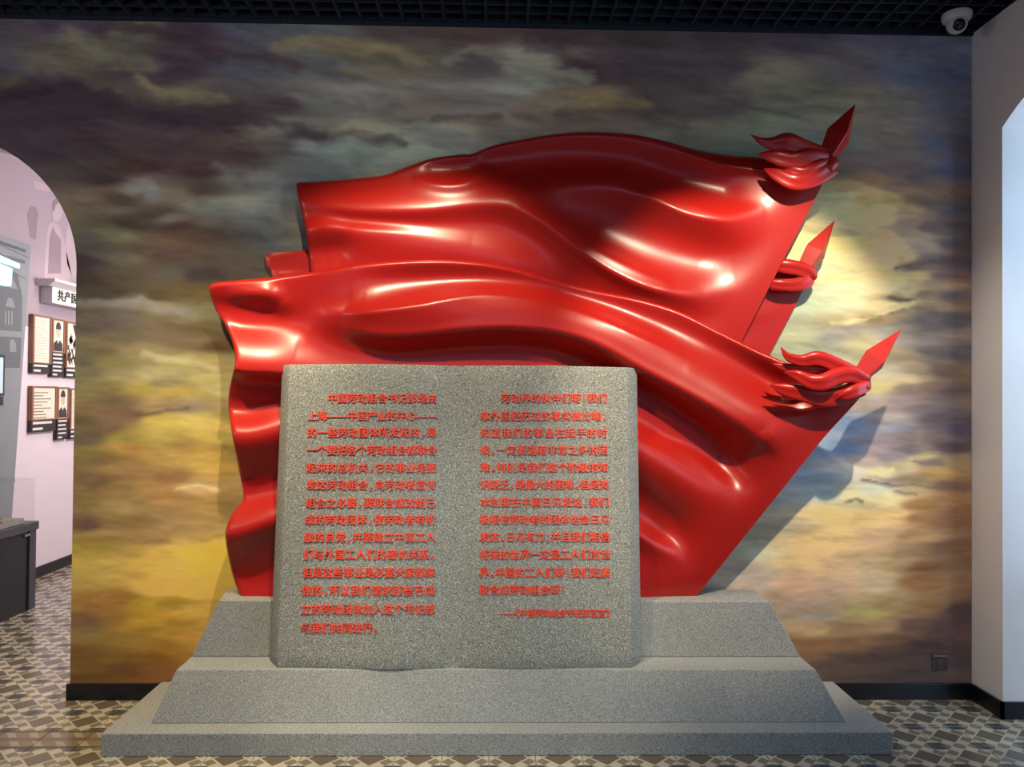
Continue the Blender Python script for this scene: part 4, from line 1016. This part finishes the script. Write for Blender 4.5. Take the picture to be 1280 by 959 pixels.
R1 = [
    ([(435, 408, 0), (470, 417, .007), (520, 417, .008), (580, 410, .008), (640, 408, .008), (700, 414, .009), (750, 431, .010), (800, 459, .010), (850, 485, .009), (900, 512, .007), (950, 541, .0)], 7, 6, 1.6),
    ([(425, 393, 0), (460, 391, .006), (520, 382, .007), (600, 368, .006), (680, 376, .005), (750, 398, .007), (800, 421, .007), (860, 449, .0)], 6, 7, 1.6),
    ([(425, 405, .010), (455, 413, .030), (500, 418, .042), (580, 411, .050), (640, 409, .055), (700, 416, .060), (750, 434, .062), (800, 462, .066), (850, 488, .066), (900, 515, .060), (950, 543, .050), (1000, 575, .012)], 48, 16, 2.2),
    ([(412, 394, .014), (450, 391, .026), (520, 383, .028), (600, 369, .026), (680, 377, .022), (750, 400, .022), (800, 422, .018), (860, 450, .006)], 13, 22, 1.6),
    ([(440, 352, -.004), (500, 350, -.030), (570, 349, -.042), (650, 355, -.042), (730, 373, -.044), (800, 397, -.030), (880, 430, -.024), (960, 476, -.064), (1010, 502, -.045), (1060, 520, -.01)], 20, 25, 1.9),
    ([(370, 436, 0), (420, 441, -.016), (480, 446, -.03), (580, 442, -.034), (700, 446, -.038), (790, 498, -.066), (850, 540, -.082), (910, 582, -.074), (960, 625, -.030), (1000, 660, 0)], 26, 34, 2.0),
    ([(760, 540, .05), (800, 556, .062), (850, 585, .055), (900, 625, .036), (940, 660, .008)], 26, 40, 1.9),
    ([(820, 556, .0), (850, 560, .020), (880, 580, .026), (905, 606, .018), (925, 630, .0)], 14, 12, 1.7),
    ([(790, 628, -.030), (830, 660, -.040), (870, 700, -.020)], 26, 20, 2.0),
    ([(780, 655, .03), (805, 672, .034), (835, 690, .024), (860, 705, .0)], 14, 14, 1.7),
    # transverse folds of the hanging left end
    ([(270, 452, .050), (300, 462, .060), (350, 465, .056), (420, 476, .03), (500, 490, .01)], 42, 11, 1.8),
    ([(270, 500, -.036), (320, 512, -.040), (380, 505, -.03)], 16, 24, 2.0),
    ([(270, 545, .046), (310, 543, .052), (360, 528, .045), (420, 520, .02)], 26, 30, 2.0),
    ([(280, 610, -.044), (320, 612, -.046), (380, 600, -.04)], 22, 26, 2.0),
    ([(265, 672, .052), (300, 664, .058), (350, 646, .054), (420, 630, .03)], 30, 24, 1.9),
    ([(270, 720, -.020), (320, 722, -.026), (380, 710, -.02)], 24, 26, 2.0),
    ([(262, 388, -.030), (300, 395, -.048), (345, 402, -.034), (390, 410, -.006)], 22, 26, 2.0),
    ([(300, 368, .012), (335, 368, .024), (350, 380, .012)], 12, 14, 2.0),
    ([(955, 535, .0), (965, 548, .016), (985, 560, .0)], 16, 16, 2.0),
]
cloth('cloth', f1,
      [(261, 360), (266, 354), (300, 350), (345, 346), (400, 338), (450, 330), (500, 326), (550, 325), (600, 328), (640, 335), (690, 349), (740, 362), (800, 374), (850, 389), (900, 414), (950, 439), (1000, 460), (1040, 476), (1082, 490)],
      [(1082, 490), (1062, 512), (1025, 553), (960, 634), (870, 746)],
      [(300, 746), (500, 746), (700, 746), (870, 746)],
      [(261, 360), (263, 370), (270, 388), (283, 410), (291, 430), (294, 450), (290, 470), (286, 490), (286, 515), (291, 550), (299, 590), (304, 622), (290, 642), (282, 665), (284, 690), (291, 720), (300, 746)],
      y1, R1, 300, 190, .022, (3.655, 3.475), 3.700, roll=.022, rollw=6)
pole(f1, (857, 748), 3.694, (1072, 478), 3.512, .014)
YK = 3.43
ribbon('ribbon', f1, [(976, 434, YK - .02, .4), (985, 446, YK - .02, 4), (1003, 451, YK - .02, 5.5), (1022, 448, YK - .03, 7), (1042, 455, YK - .03, 7), (1062, 466, YK - .02, 8), (1082, 478, YK, 8)])
ribbon('ribbon', f1, [(966, 455, YK + .01, .4), (980, 459, YK + .01, 3.5), (1000, 461, YK, 4.5), (1020, 462, YK, 4.5), (1045, 466, YK, 6), (1070, 474, YK, 6)])
ribbon('ribbon', f1, [(980, 465, YK - .01, .5), (996, 469, YK - .03, 5), (1012, 477, YK - .04, 7), (1028, 478, YK - .05, 8), (1045, 471, YK - .04, 8), (1065, 468, YK - .03, 8), (1083, 476, YK - .01, 7)])
ribbon('ribbon', f1, [(962, 481, YK + .02, .5), (980, 487, YK + .01, 6), (1005, 492, YK, 8), (1030, 497, YK, 9), (1055, 493, YK, 9), (1078, 484, YK, 8)])
ribbon('ribbon', f1, [(1044, 500, YK - .02, .5), (1056, 494, YK - .04, 5), (1070, 488, YK - .04, 6), (1085, 482, YK - .01, 5)])
knot(f1, 1074, 481, YK + .005, 15, 13, R(40))
spearhead(f1, (1075, 469.5), (1127, 411), YK + .01, YK + .01, 18.5, .34, 11.5, R(-22))

# ---- upper flag
f2 = tag(empty('red_flag', (0.2, 3.70, ZT)), 'tallest red sculpted flag, rising above the front flag, its dark spearhead topmost', 'flag', 'sculpted red flags')


def y2(px, py):
    top = np.interp(px, [300, 550, 640, 740, 800, 850, 900, 950, 1000], [350, 325, 335, 362, 374, 389, 414, 439, 460])   # the front flag's edge
    return 3.700 + .030 * ss(py - top, 4, 26) + .01 * ss(py, 440, 520) - .065 * ss(px, 900, 1040) * ss(-py, -420, -240)


R2 = [
    ([(640, 259, 0), (680, 281, .007), (720, 311, .010), (770, 342, .010), (820, 362, .009), (880, 369, .0)], 7, 6, 1.6),
    ([(790, 236, 0), (820, 250, .007), (860, 268, .009), (910, 276, .008), (955, 270, 0)], 7, 7, 1.6),
    ([(376, 246, .016), (410, 256, .026), (460, 263, .030), (530, 262, .034), (600, 255, .036), (640, 258, .038), (680, 281, .044), (720, 311, .046), (770, 342, .046), (820, 362, .042), (870, 370, .030), (920, 364, .008)], 26, 17, 1.7),
    ([(640, 258, .0), (690, 278, .010), (730, 303, .014), (780, 330, .016), (830, 352, .006)], 8, 10, 1.8),
    ([(384, 292, .020), (405, 284, .032), (440, 288, .028), (480, 291, .018), (530, 296, .008), (590, 304, 0)], 13, 24, 1.8),
    ([(385, 270, -.004), (420, 273, -.012), (460, 276, -.014), (520, 277, -.006), (580, 277, 0)], 10, 10, 2.0),
    ([(420, 312, -.02), (380, 318, -.026)], 18, 20, 2.0),
    ([(430, 306, 0), (500, 309, .014), (580, 312, .022), (650, 328, .020), (720, 352, .0)], 26, 30, 2.0),
    ([(360, 226, -.03), (430, 222, -.034), (500, 210, -.024), (560, 196, 0)], 26, 26, 2.0),
    ([(650, 248, .010), (700, 233, .024), (760, 228, .034), (800, 240, .042), (840, 260, .046), (880, 276, .044), (920, 282, .036), (960, 274, .012)], 22, 24, 1.8),
    ([(800, 232, .0), (850, 250, .014), (900, 266, .018), (950, 264, .006)], 9, 10, 1.8),
    ([(620, 205, -.030), (700, 198, -.045), (780, 204, -.045), (840, 222, -.036), (900, 236, -.02)], 20, 22, 2.0),
    ([(700, 262, 0), (800, 300, -.014), (860, 318, -.022), (930, 325, -.018), (1000, 318, 0)], 34, 34, 2.0),
    ([(545, 212, -.014), (575, 210, -.022), (600, 205, -.012)], 14, 13, 2.0),
    ([(515, 222, .0), (540, 229, .012), (565, 231, .014), (590, 226, .014), (606, 214, .006)], 5, 9, 1.8),
    ([(830, 184, .002), (870, 197, .014), (910, 208, .016), (955, 214, .010)], 7, 5, 1.8),
    ([(920, 400, 0), (860, 402, -.012), (800, 395, -.024), (720, 370, -.014), (640, 340, 0)], 18, 18, 2.0),
]
cloth('cloth', f2,
      [(370, 231), (374, 228), (400, 227), (440, 224), (480, 219), (510, 208), (540, 198), (575, 193), (590, 192), (620, 181), (660, 173), (700, 167), (740, 165), (790, 168), (830, 176), (870, 187), (910, 194), (950, 197), (1000, 204), (1037, 212)],
      [(1037, 212), (1020, 246), (985, 314), (925, 430), (840, 590), (762, 738)],
      [(430, 740), (550, 740), (650, 740), (762, 738)],
      [(370, 231), (372, 245), (378, 270), (383, 295), (388, 340), (395, 450), (410, 600), (430, 740)],
      y2, R2, 260, 220, .018, (3.742, 3.635), 3.746, roll=.02, rollw=6)
pole(f2, (749, 742), 3.7665, (1030, 205), 3.667, .012)
YK = 3.585
ribbon('ribbon', f2, [(939, 169, YK, .4), (953, 177, YK - .01, 4), (968, 180, YK - .02, 7), (985, 178, YK - .03, 9), (1005, 185, YK - .02, 8), (1035, 197, YK, 8)])
ribbon('ribbon', f2, [(949, 193, YK, 1.5), (968, 196, YK - .02, 7), (990, 201, YK - .03, 8), (1012, 197, YK - .03, 9), (1036, 201, YK, 9)])
ribbon('ribbon', f2, [(955, 211, YK + .01, .8), (970, 218, YK - .01, 6), (990, 227, YK - .03, 8), (1008, 226, YK - .03, 8), (1026, 218, YK - .02, 9), (1040, 208, YK, 9)])
ribbon('ribbon', f2, [(970, 207, YK, 1), (990, 213, YK - .03, 5), (1006, 216, YK - .04, 6), (1024, 208, YK - .03, 7), (1038, 203, YK, 7)])
knot(f2, 1035, 206, YK, 14, 13, R(55))
spearhead(f2, (1035, 193), (1070, 129), YK, YK, 18.0, .36, 12.5, R(-15))

# ---- rear flag
f3 = tag(empty('red_flag', (0.1, 3.75, ZT)), 'rearmost red sculpted flag against the mural, seen only at its ends between the other two', 'flag', 'sculpted red flags')
cloth('cloth', f3,
      [(331, 319), (340, 316), (360, 314), (386, 313), (500, 305), (700, 296), (880, 312), (960, 334), (1012, 346)],
      [(1012, 346), (990, 390), (962, 443), (900, 560), (808, 735)],
      [(370, 737), (500, 737), (700, 736), (808, 735)],
      [(331, 319), (334, 332), (341, 350), (350, 450), (360, 600), (370, 737)],
      lambda px, py: 3.765 + 0 * px,
      [([(930, 400, .01), (955, 393, .016), (985, 388, .006)], 10, 8, 2.0), ([(930, 420, -.01), (955, 415, -.012), (975, 410, -.004)], 8, 8, 2.0), ([(335, 346, .006), (360, 345, .008), (390, 344, .004)], 5, 5, 2.0)],
      150, 110, .010, (3.765, 3.765), 3.775, roll=.012, rollw=5)
pole(f3, (798, 738), 3.785, (1004, 346), 3.785, .008)
YK = 3.715
ribbon('ribbon', f3, [(962, 331, YK, 5), (980, 333, YK - .02, 7), (998, 336, YK - .025, 7), (1012, 342, YK - .015, 7), (1015, 350, YK, 5)])
ribbon('ribbon', f3, [(955, 353, YK, 4), (975, 356, YK - .02, 5.5), (995, 356, YK - .02, 6), (1008, 351, YK - .01, 7), (1014, 344, YK, 5)])
knot(f3, 1010, 342, YK + .005, 12, 9, R(60))
spearhead(f3, (1009, 331), (1044, 274.5), YK, YK, 15.5, .30, 12, R(-15))
fw = MB().cyl(P(1000, 379, 3.772), P(1008, 378, 3.785), .0012, .0012, 6)

# ================================================================== SECURITY CAMERA, OUTLET
cc = P(1196, 30, 3.60)
sc_ = tag(empty('security_camera', (cc[0], cc[1], CZ)), 'white dome security camera with dark round lens on the ceiling in the right corner', 'security camera')
MB().add(*lathe([(0, 0), (.062, 0), (.066, -.004), (.066, -.022), (.060, -.034), (.050, -.040), (0, -.040)], (cc[0], cc[1], CZ + .004), n=40)).build('mount_ring', WHITEP, sc_, smooth=True).modifiers.new('es', 'EDGE_SPLIT').split_angle = R(40)
cz0 = CZ - .048
pr = [(.046 * math.cos(a), .046 * math.sin(a)) for a in np.linspace(math.pi / 2, -math.pi / 2, 18)]
ax_ = Vector((-.25, -.85, -.45)).normalized()
MB().add(*lathe(pr, (cc[0], cc[1], cz0), ax_, 36)).build('turret_ball', WHITEP, sc_, smooth=True)
MB().add(*lathe([(.034, .028), (.034, .044), (.029, .047), (.028, .042), (0.027, .036), (0, .036)], (cc[0], cc[1], cz0), ax_, 32)).build('lens_hood', WHITEP, sc_, smooth=False)
MB().add(*lathe([(.0275, .038), (.024, .044), (.016, .048), (0, .050)], (cc[0], cc[1], cz0), ax_, 32)).build('lens', DGLASS, sc_, smooth=True)

OUTM = mat('brown_painted_plate', (.085, .062, .058), .5)
oc = P(1174, 827, WY - .003)
ou = tag(empty('wall_outlet', (oc[0], WY - .003, oc[2])), 'small brown painted outlet cover low on the mural near the right corner', 'outlet')
MB().box(oc[0] - .040, oc[0] + .040, WY - .011, WY - .0032, oc[2] - .042, oc[2] + .042).build('plate', OUTM, ou, bevel=.003)
MB().box(oc[0] - .034, oc[0] + .034, WY - .018, WY - .011, oc[2] + .026, oc[2] + .034).build('hinged_lid_edge', mat('worn_plate_edge', (.20, .17, .17), .4), ou, bevel=.002)
MB().box(oc[0] - .020, oc[0] + .020, WY - .0145, WY - .011, oc[2] - .020, oc[2] + .016).build('socket', OUTM, ou, bevel=.003)


# ================================================================== NEXT ROOM
def wallbox(x_face, pa, pb, t, proud=0.0):
    """pa = (px,py) top left as seen, pb = bottom right; box on the left wall of thickness t"""
    a = Px(*pa, x_face); b = Px(*pb, x_face)
    return (XL + proud, XL + proud + t, a[1], b[1], min(b[2], a[2]), max(a[2], b[2]))


FX = XL + .03


def picture(name, label, cat, xl, xr, ytl, ybl, ycap, kind):
    """measurements in the photograph: left/right edge, top and bottom of the frame at its left edge, caption bottom"""
    a = Px(xl, ytl, FX); b = Px(xl, ybl, FX); c = Px(xl, ycap, FX); d = Px(xr, ytl, FX)
    y0_, y1_ = a[1], d[1]; zt_, zb, zc = a[2], b[2], c[2]
    t = empty(name, (XL + .016, (y0_ + y1_) / 2, zc)); tag(t, label, cat, 'framed pictures on the far side wall')
    bw = .022
    MB().box(XL + .002, XL + .026, y0_, y1_, zb, zt_).build('backing', WOOD, t)
    fr = MB().box(XL + .026, XL + .036, y0_, y0_ + bw, zb, zt_).box(XL + .026, XL + .036, y1_ - bw, y1_, zb, zt_)
    fr.box(XL + .026, XL + .036, y0_ + bw, y1_ - bw, zt_ - bw * .6, zt_).box(XL + .026, XL + .036, y0_ + bw, y1_ - bw, zb, zb + bw * .4)
    fr.build('frame', WOOD, t)
    pr_ = MB().box(XL + .026, XL + .0285, y0_ + bw, y1_ - bw, zb + bw * .4, zt_ - bw * .6).build('print', PAPER, t)
    X = XL + .0285
    w_ = y1_ - y0_ - 2 * bw; hh = zt_ - zb - bw; cy = (y0_ + y1_) / 2; cz_ = (zt_ + zb) / 2
    if kind == 'portrait':
        q = MB(); e = [(cy + .21 * w_ * math.cos(k), cz_ + hh * .14 + hh * .21 * math.sin(k)) for k in np.linspace(0, 2 * math.pi, 24, endpoint=False)]
        q.prism(e, 'x', X, X + .001); q.build('printed_face', mat('pale_skin_print', (.62, .50, .36), .7), pr_)
        q = MB(); e = [(cy + .25 * w_ * math.cos(k), cz_ + hh * .24 + hh * .20 * math.sin(k)) for k in np.linspace(-.15, math.pi + .15, 18)]
        q.prism(e, 'x', X + .001, X + .002); q.build('printed_hair', DINK, pr_)
        q = MB().prism([(cy - .46 * w_, cz_ - .49 * hh), (cy + .46 * w_, cz_ - .49 * hh), (cy + .40 * w_, cz_ - .24 * hh), (cy + .14 * w_, cz_ - .13 * hh), (cy, cz_ - .26 * hh), (cy - .14 * w_, cz_ - .13 * hh), (cy - .40 * w_, cz_ - .24 * hh)], 'x', X, X + .0015)
        q.build('printed_jacket', DINK, pr_)
    elif kind == 'document':
        q = MB(); n = 16; rnd = random.Random(int(xl * 7))
        for i in range(n):
            z = zt_ - bw - hh * (i + 1) / (n + 2)
            q.box(X, X + .0006, y0_ + bw * 1.6, y0_ + bw * 1.6 + (w_ - bw * 1.2) * rnd.uniform(.7, 1), z, z + .004)
        q.build('printed_lines', mat('faded_ink', (.42, .38, .32), .7), pr_, kind='stuff')
    elif kind == 'drawing':
        q = MB(); rnd = random.Random(5)
        q.prism([(cy - .1 * w_, zt_ - bw), (y1_ - bw, zt_ - bw), (y1_ - bw, cz_ + .12 * hh), (cy + .2 * w_, cz_ + .1 * hh)], 'x', X, X + .001)
        for i in range(26):
            y = y0_ + bw + w_ * rnd.uniform(.05, .85); z = zb + hh * rnd.uniform(.06, .6)
            q.prism([(y, z), (y + .06 * w_ + .01, z + rnd.uniform(-.04, .06)), (y + .1 * w_, z + rnd.uniform(.02, .09)), (y - .01, z + .03)], 'x', X, X + .001)
        q.build('printed_strokes', DINK, pr_, kind='stuff')
    else:
        q = MB(); rnd = random.Random(9)
        for i in range(9):
            z = zb + hh * (i + .6) / 10
            q.box(X, X + .0008, y0_ + bw * 1.3, y0_ + bw * 1.3 + w_ * rnd.uniform(.4, .85), z, z + .009)
        q.build('printed_lines', mat('brown_ink', (.30, .24, .20), .7), pr_, kind='stuff')
    cp = MB().box(XL + .002, XL + .032, y0_, y1_ - .01, zc, zb - .001).build('caption_plate', CAP, t)
    q = MB(); n = max(2, int((zb - zc) / .032)); rnd = random.Random(int(xl))
    for i in range(n):
        z = zc + (zb - zc) * (i + .35) / n
        q.box(XL + .032, XL + .0326, y0_ + .02, y0_ + .02 + (y1_ - y0_ - .05) * (rnd.uniform(.85, 1) if i else .45), z, z + (zb - zc) / n * .42)
    q.build('caption_lines', INK, cp, kind='stuff')


picture('framed_document', 'tall narrow framed letter with short black caption, upper row left on far side wall', 'picture', 41, 64.5, 392.5, 454, 466.5, 'document')
picture('framed_portrait', 'narrow framed portrait of dark-haired person in jacket, upper row, long black caption', 'picture', 65, 81.5, 397.5, 440.5, 471, 'portrait')
picture('framed_drawing', 'framed black and white drawing beside the mural edge, upper row right', 'picture', 82.5, 103, 401.5, 460, 472, 'drawing')
picture('framed_document', 'wide framed brown document with black caption, lower row left on far side wall', 'picture', 39.5, 71, 482.5, 526, 541, 'wide')
picture('framed_portrait', 'narrow framed portrait on white ground, lower row middle, long black caption', 'picture', 71.5, 86.5, 484, 524.5, 550, 'portrait')
picture('framed_document', 'framed pale page beside the mural edge, lower row right', 'picture', 87.5, 103, 485.5, 537.5, 549, 'document')

# lit header sign
SX = XL + .10
a = Px(66, 358, SX); b = Px(67, 379, SX); d = Px(104, 360, SX)
sg = tag(empty('header_sign', (XL, (a[1] + d[1]) / 2, b[2])), 'lit white header sign with black Chinese characters under a moulded ledge', 'sign')
ya, yb_ = a[1], d[1] + .35
MB().box(XL, SX - .003, ya, yb_, b[2], a[2]).build('sign_box', WHITEP, sg, bevel=.003)
MB().box(SX - .003, SX, ya + .02, yb_ - .02, b[2] + .015, a[2] - .01).build('lit_face', LIT, sg)
MB().prism([(XL, a[2]), (SX, a[2]), (SX + .05, a[2] + .035), (SX + .05, a[2] + .055), (XL, a[2] + .055)], 'y', ya - .06, yb_ + .06).build('ledge', WHITEP, sg)
for i, ch in enumerate('共产国际'):
    c0 = P(0, 0, 1)
    me = glyph(ch, .026)
    o = bpy.data.objects.new('sign_character', me); COL.objects.link(o)
    s = (a[2] - b[2]) * .72
    yy = Px(75.5, 366, SX)[1] + i * s * 1.06
    M = Matrix((Vector((0, s, 0)), Vector((0, 0, s)), Vector((s, 0, 0)))).transposed().to_4x4()
    M.translation = Vector((SX + .003, yy, (a[2] + b[2]) / 2 + .004)) - sg.location
    o.parent = sg; o.matrix_basis = M
    o.data = me.copy(); o.data.materials.clear(); o.data.materials.append(DINK)

# faint printed figures on the wall above
fg = tag(empty('wall_print', (XL, 6.3, 1.9)), 'faint mauve printed figures in long coats high on the far side wall', 'mural')


gm = mat('mauve_gradient_print', (.5, .45, .5), .6)
gn = gm.node_tree; gt = gn.nodes.new('ShaderNodeTexCoord'); gs = gn.nodes.new('ShaderNodeSeparateXYZ'); gr = gn.nodes.new('ShaderNodeMapRange'); gx = gn.nodes.new('ShaderNodeMix'); gx.data_type = 'RGBA'
gnn = gn.nodes.new('ShaderNodeTexNoise'); gnn.inputs['Scale'].default_value = 3; gad = gn.nodes.new('ShaderNodeMath'); gad.operation = 'MULTIPLY_ADD'; gad.inputs[1].default_value = .5
gn.links.new(gt.outputs['Object'], gnn.inputs[0]); gn.links.new(gt.outputs['Object'], gs.inputs[0]); gn.links.new(gnn.outputs[0], gad.inputs[0]); gn.links.new(gs.outputs[2], gad.inputs[2])
gn.links.new(gad.outputs[0], gr.inputs[0]); gr.inputs[1].default_value = .45; gr.inputs[2].default_value = 1.25
gx.inputs[6].default_value = (.76, .68, .74, 1); gx.inputs[7].default_value = (.36, .30, .36, 1)
gn.links.new(gr.outputs[0], gx.inputs[0]); gn.links.new(gx.outputs[2], gn.nodes['Principled BSDF'].inputs['Base Color'])
MB().box(XL + .0001, XL + .0005, 4.2, 9.0, 2.0, 3.268).build('printed_backdrop', gm, fg)


def sil(pts, m, name, t=.001, k=0):
    q = [Px(x, y, XL + .002) for x, y in pts]
    MB().prism([(p[1], p[2]) for p in q], 'x', XL + .0005 + k * .0012, XL + .0015 + k * .0012).build(name, m, fg)


sil([(55, 350), (57, 300), (60, 282), (66, 276), (74, 282), (80, 300), (90, 345), (86, 352), (60, 352)], MAUVE, 'printed_coat')
sil([(60, 342), (62, 300), (66, 284), (70, 292), (76, 300), (76, 342)], MAUVD, 'printed_jacket', k=1)
sil([(66, 276), (65, 262), (67, 252), (72, 249), (77, 254), (78, 266), (74, 276)], mat('pale_mauve_wall_print', (.46, .38, .42), .7), 'printed_face', k=1)
sil([(65.5, 262), (66, 252), (71, 248), (77, 252), (72, 254), (69, 258), (68, 264)], MAUVD, 'printed_hair', k=2)
sil([(38, 298), (34, 268), (38, 258), (44, 258), (48, 266), (46, 285), (45, 300)], MAUVD, 'printed_figure')
sil([(84, 330), (82, 300), (86, 270), (92, 275), (98, 305), (100, 345), (92, 350)], MAUVE, 'printed_figure')
sil([(42, 226), (52, 228), (64, 236), (62, 240), (44, 236)], MAUVE, 'printed_streak')

# grey-blue exhibition panel with slanted far edge
pt = [Px(-60, 248, XL + .04), Px(39, 306, XL + .04), Px(18, 602, XL + .04)]
ztp = pt[1][2]; ypan = pt[1][1]; zbp = max(.12, pt[2][2]); ypb = pt[2][1]
pn = tag(empty('exhibition_panel', (XL, 5.4, .1)), 'tall grey-blue printed exhibition panel with slanting edge on the far side wall', 'panel')
sl = (ypan - ypb) / (ztp - pt[2][2])
yfoot = ypb - sl * (pt[2][2] - .10)
MB().prism([(4.45, .10), (yfoot, .10), (ypan, ztp), (4.45, ztp)], 'x', XL + .001, XL + .04).build('board', PANELM, pn)


def on_panel(pts, m, name, k=0, kind=None, emit=False, deep=.001):
    q = [Px(x, y, XL + .041) for x, y in pts]
    return MB().prism([(p[1], p[2]) for p in q], 'x', XL + .0402 + k * .0012, XL + .0402 + deep + k * .0012).build(name, m, pn, kind=kind)


# printed tower with arches
on_panel([(-14, 460), (-14, 385), (-2, 350), (10, 338), (22, 343), (28, 372), (27, 420), (25, 460)], PANELD, 'printed_tower')
on_panel([(8, 343), (15, 345), (22, 362), (6, 358)], PANELM, 'printed_gable', 1)
on_panel([(10, 372), (15, 373), (19, 385), (6, 383)], PANELM, 'printed_gable', 1)
for x in (5.5, 9.5, 13.5): on_panel([(x, 389), (x + 2, 389.3), (x + 2, 406), (x, 406)], PANELM, 'printed_column', 1)
on_panel([(-10, 412), (28, 415), (29, 422), (-10, 420)], PANELM, 'printed_cornice', 1)
on_panel([(12, 425), (17, 424), (20, 430), (20, 440), (12, 440)], PANELM, 'printed_arch', 1)
q = MB(); rnd = random.Random(3)
for (y0_, y1_, n, sz) in ((296, 314, 30, 1.6), (314, 328, 16, 2.0)):
    for i in range(n):
        x = -20 + i * (52 / n); yy = y0_ + (x + 20) / 52 * (y1_ - y0_)
        c = Px(x, yy, XL + .041); h_ = .016 * sz * rnd.uniform(.7, 1.1)
        q.box(XL + .0402, XL + .041, c[1], c[1] + .012 * sz, c[2] - h_ / 2, c[2] + h_ / 2)
q.build('printed_lettering', PANELD, pn, kind='stuff')
on_panel([(-20, 296), (36.5, 322), (36.5, 323), (-20, 297.5)], PANELD, 'printed_rule')
on_panel([(14, 338), (33, 348.5), (33, 349.5), (14, 339.2)], PANELD, 'printed_rule')
on_panel([(-20, 312), (21.5, 330), (21.5, 335.5), (-20, 321)], CYANL, 'lit_strip', 1, deep=.02)
on_panel([(-20, 325), (7, 336), (5, 358), (-20, 352)], CYANL, 'lit_box', 2, deep=.05)

# small framed screen on the panel
s0 = Px(-24, 440, XL + .07); s1 = Px(7, 444, XL + .07); s2 = Px(7, 495, XL + .07); s3 = Px(7, 507, XL + .07)
ds = tag(empty('wall_display', (XL + .045, (s0[1] + s1[1]) / 2, s2[2])), 'black framed pale blue display hung on the grey-blue panel', 'display')
MB().box(XL + .044, XL + .066, s0[1], s1[1], s2[2], s1[2]).build('frame', CAP, ds)
MB().box(XL + .066, XL + .070, s0[1] + .03, s1[1] - .025, s2[2] + .02, s1[2] - .02).build('screen', mat('pale_blue_screen', (.5, .62, .70), .3, emit=(.5, .7, .85), estr=.35), ds)
MB().box(XL + .044, XL + .060, s0[1], s1[1], s3[2], s2[2] - .004).build('caption_plate', CAP, ds)

# display case
XC = -3.165
k0 = Px(47, 651, XC); k1 = Px(46, 597, XC); kf = Px(41, 764, XC)
yfar = k0[1]; ztop = k0[2]; zgl = k1[2]; ynear = 4.12
dc = tag(empty('display_case', (-3.4, 4.7, 0)), 'low dark metal display case with glass hood beside the far side wall', 'display case')
X0 = XL + .06
MB().box(X0, XC - .012, ynear + .03, yfar - .06, 0.0, ztop - .06).build('body', CASEM, dc)
MB().box(XC - .10, XC, yfar - .085, yfar - .01, 0, ztop - .055).build('corner_post', CASEE, dc, bevel=.003)
MB().box(X0, XC + .012, ynear, yfar, ztop - .055, ztop).build('top_frame', CASEE, dc, bevel=.004)
MB().box(X0 + .02, XC - .03, ynear + .03, yfar - .10, ztop, ztop + .035).build('display_deck', LINEN, dc, bevel=.003)
g = MB(); ga, gb, gc, gd = X0 + .01, XC, ynear + .01, yfar - .03
th = .006
g.box(gb - th, gb, gc, gd, ztop, zgl); g.box(ga, ga + th, gc, gd, ztop, zgl)
g.box(ga + th, gb - th, gd - th, gd, ztop, zgl); g.box(ga + th, gb - th, gc, gc + th, ztop, zgl); g.box(ga + th, gb - th, gc + th, gd - th, zgl - th, zgl)
g.build('glass_hood', GLASS, dc)
kn = Px(35, 669, XC)
MB().box(XC - .012, XC + .002, kn[1] - .035, kn[1] + .025, kn[2] - .006, kn[2] + .008).build('lock_plate', METAL, dc)
# booklets inside the case
bc = Px(14, 641, -3.36)
BK1 = mat('tan_booklet_cover', (.42, .36, .26), .7, var=.1); BK2 = mat('brown_booklet_cover', (.22, .13, .09), .6)
o = tag(empty('booklet', (-3.30, 5.13, ztop + .036)), 'pale tan booklet with brown cover panel lying in the display case', 'booklet')
MB().box(-3.40, -3.20, 5.08, 5.19, ztop + .036, ztop + .052).build('pages', BK1, o, bevel=.002)
MB().box(-3.31, -3.24, 5.11, 5.17, ztop + .0522, ztop + .054).build('cover_panel', BK2, o)
o = tag(empty('booklet', (-3.30, 4.96, ztop + .036)), 'small cream open booklet nearer the glass in the display case', 'booklet')
MB().box(-3.40, -3.21, 4.86, 4.955, ztop + .036, ztop + .046).build('page', PAPER, o)
MB().box(-3.40, -3.21, 4.96, 5.055, ztop + .036, ztop + .046).build('page', PAPER, o)
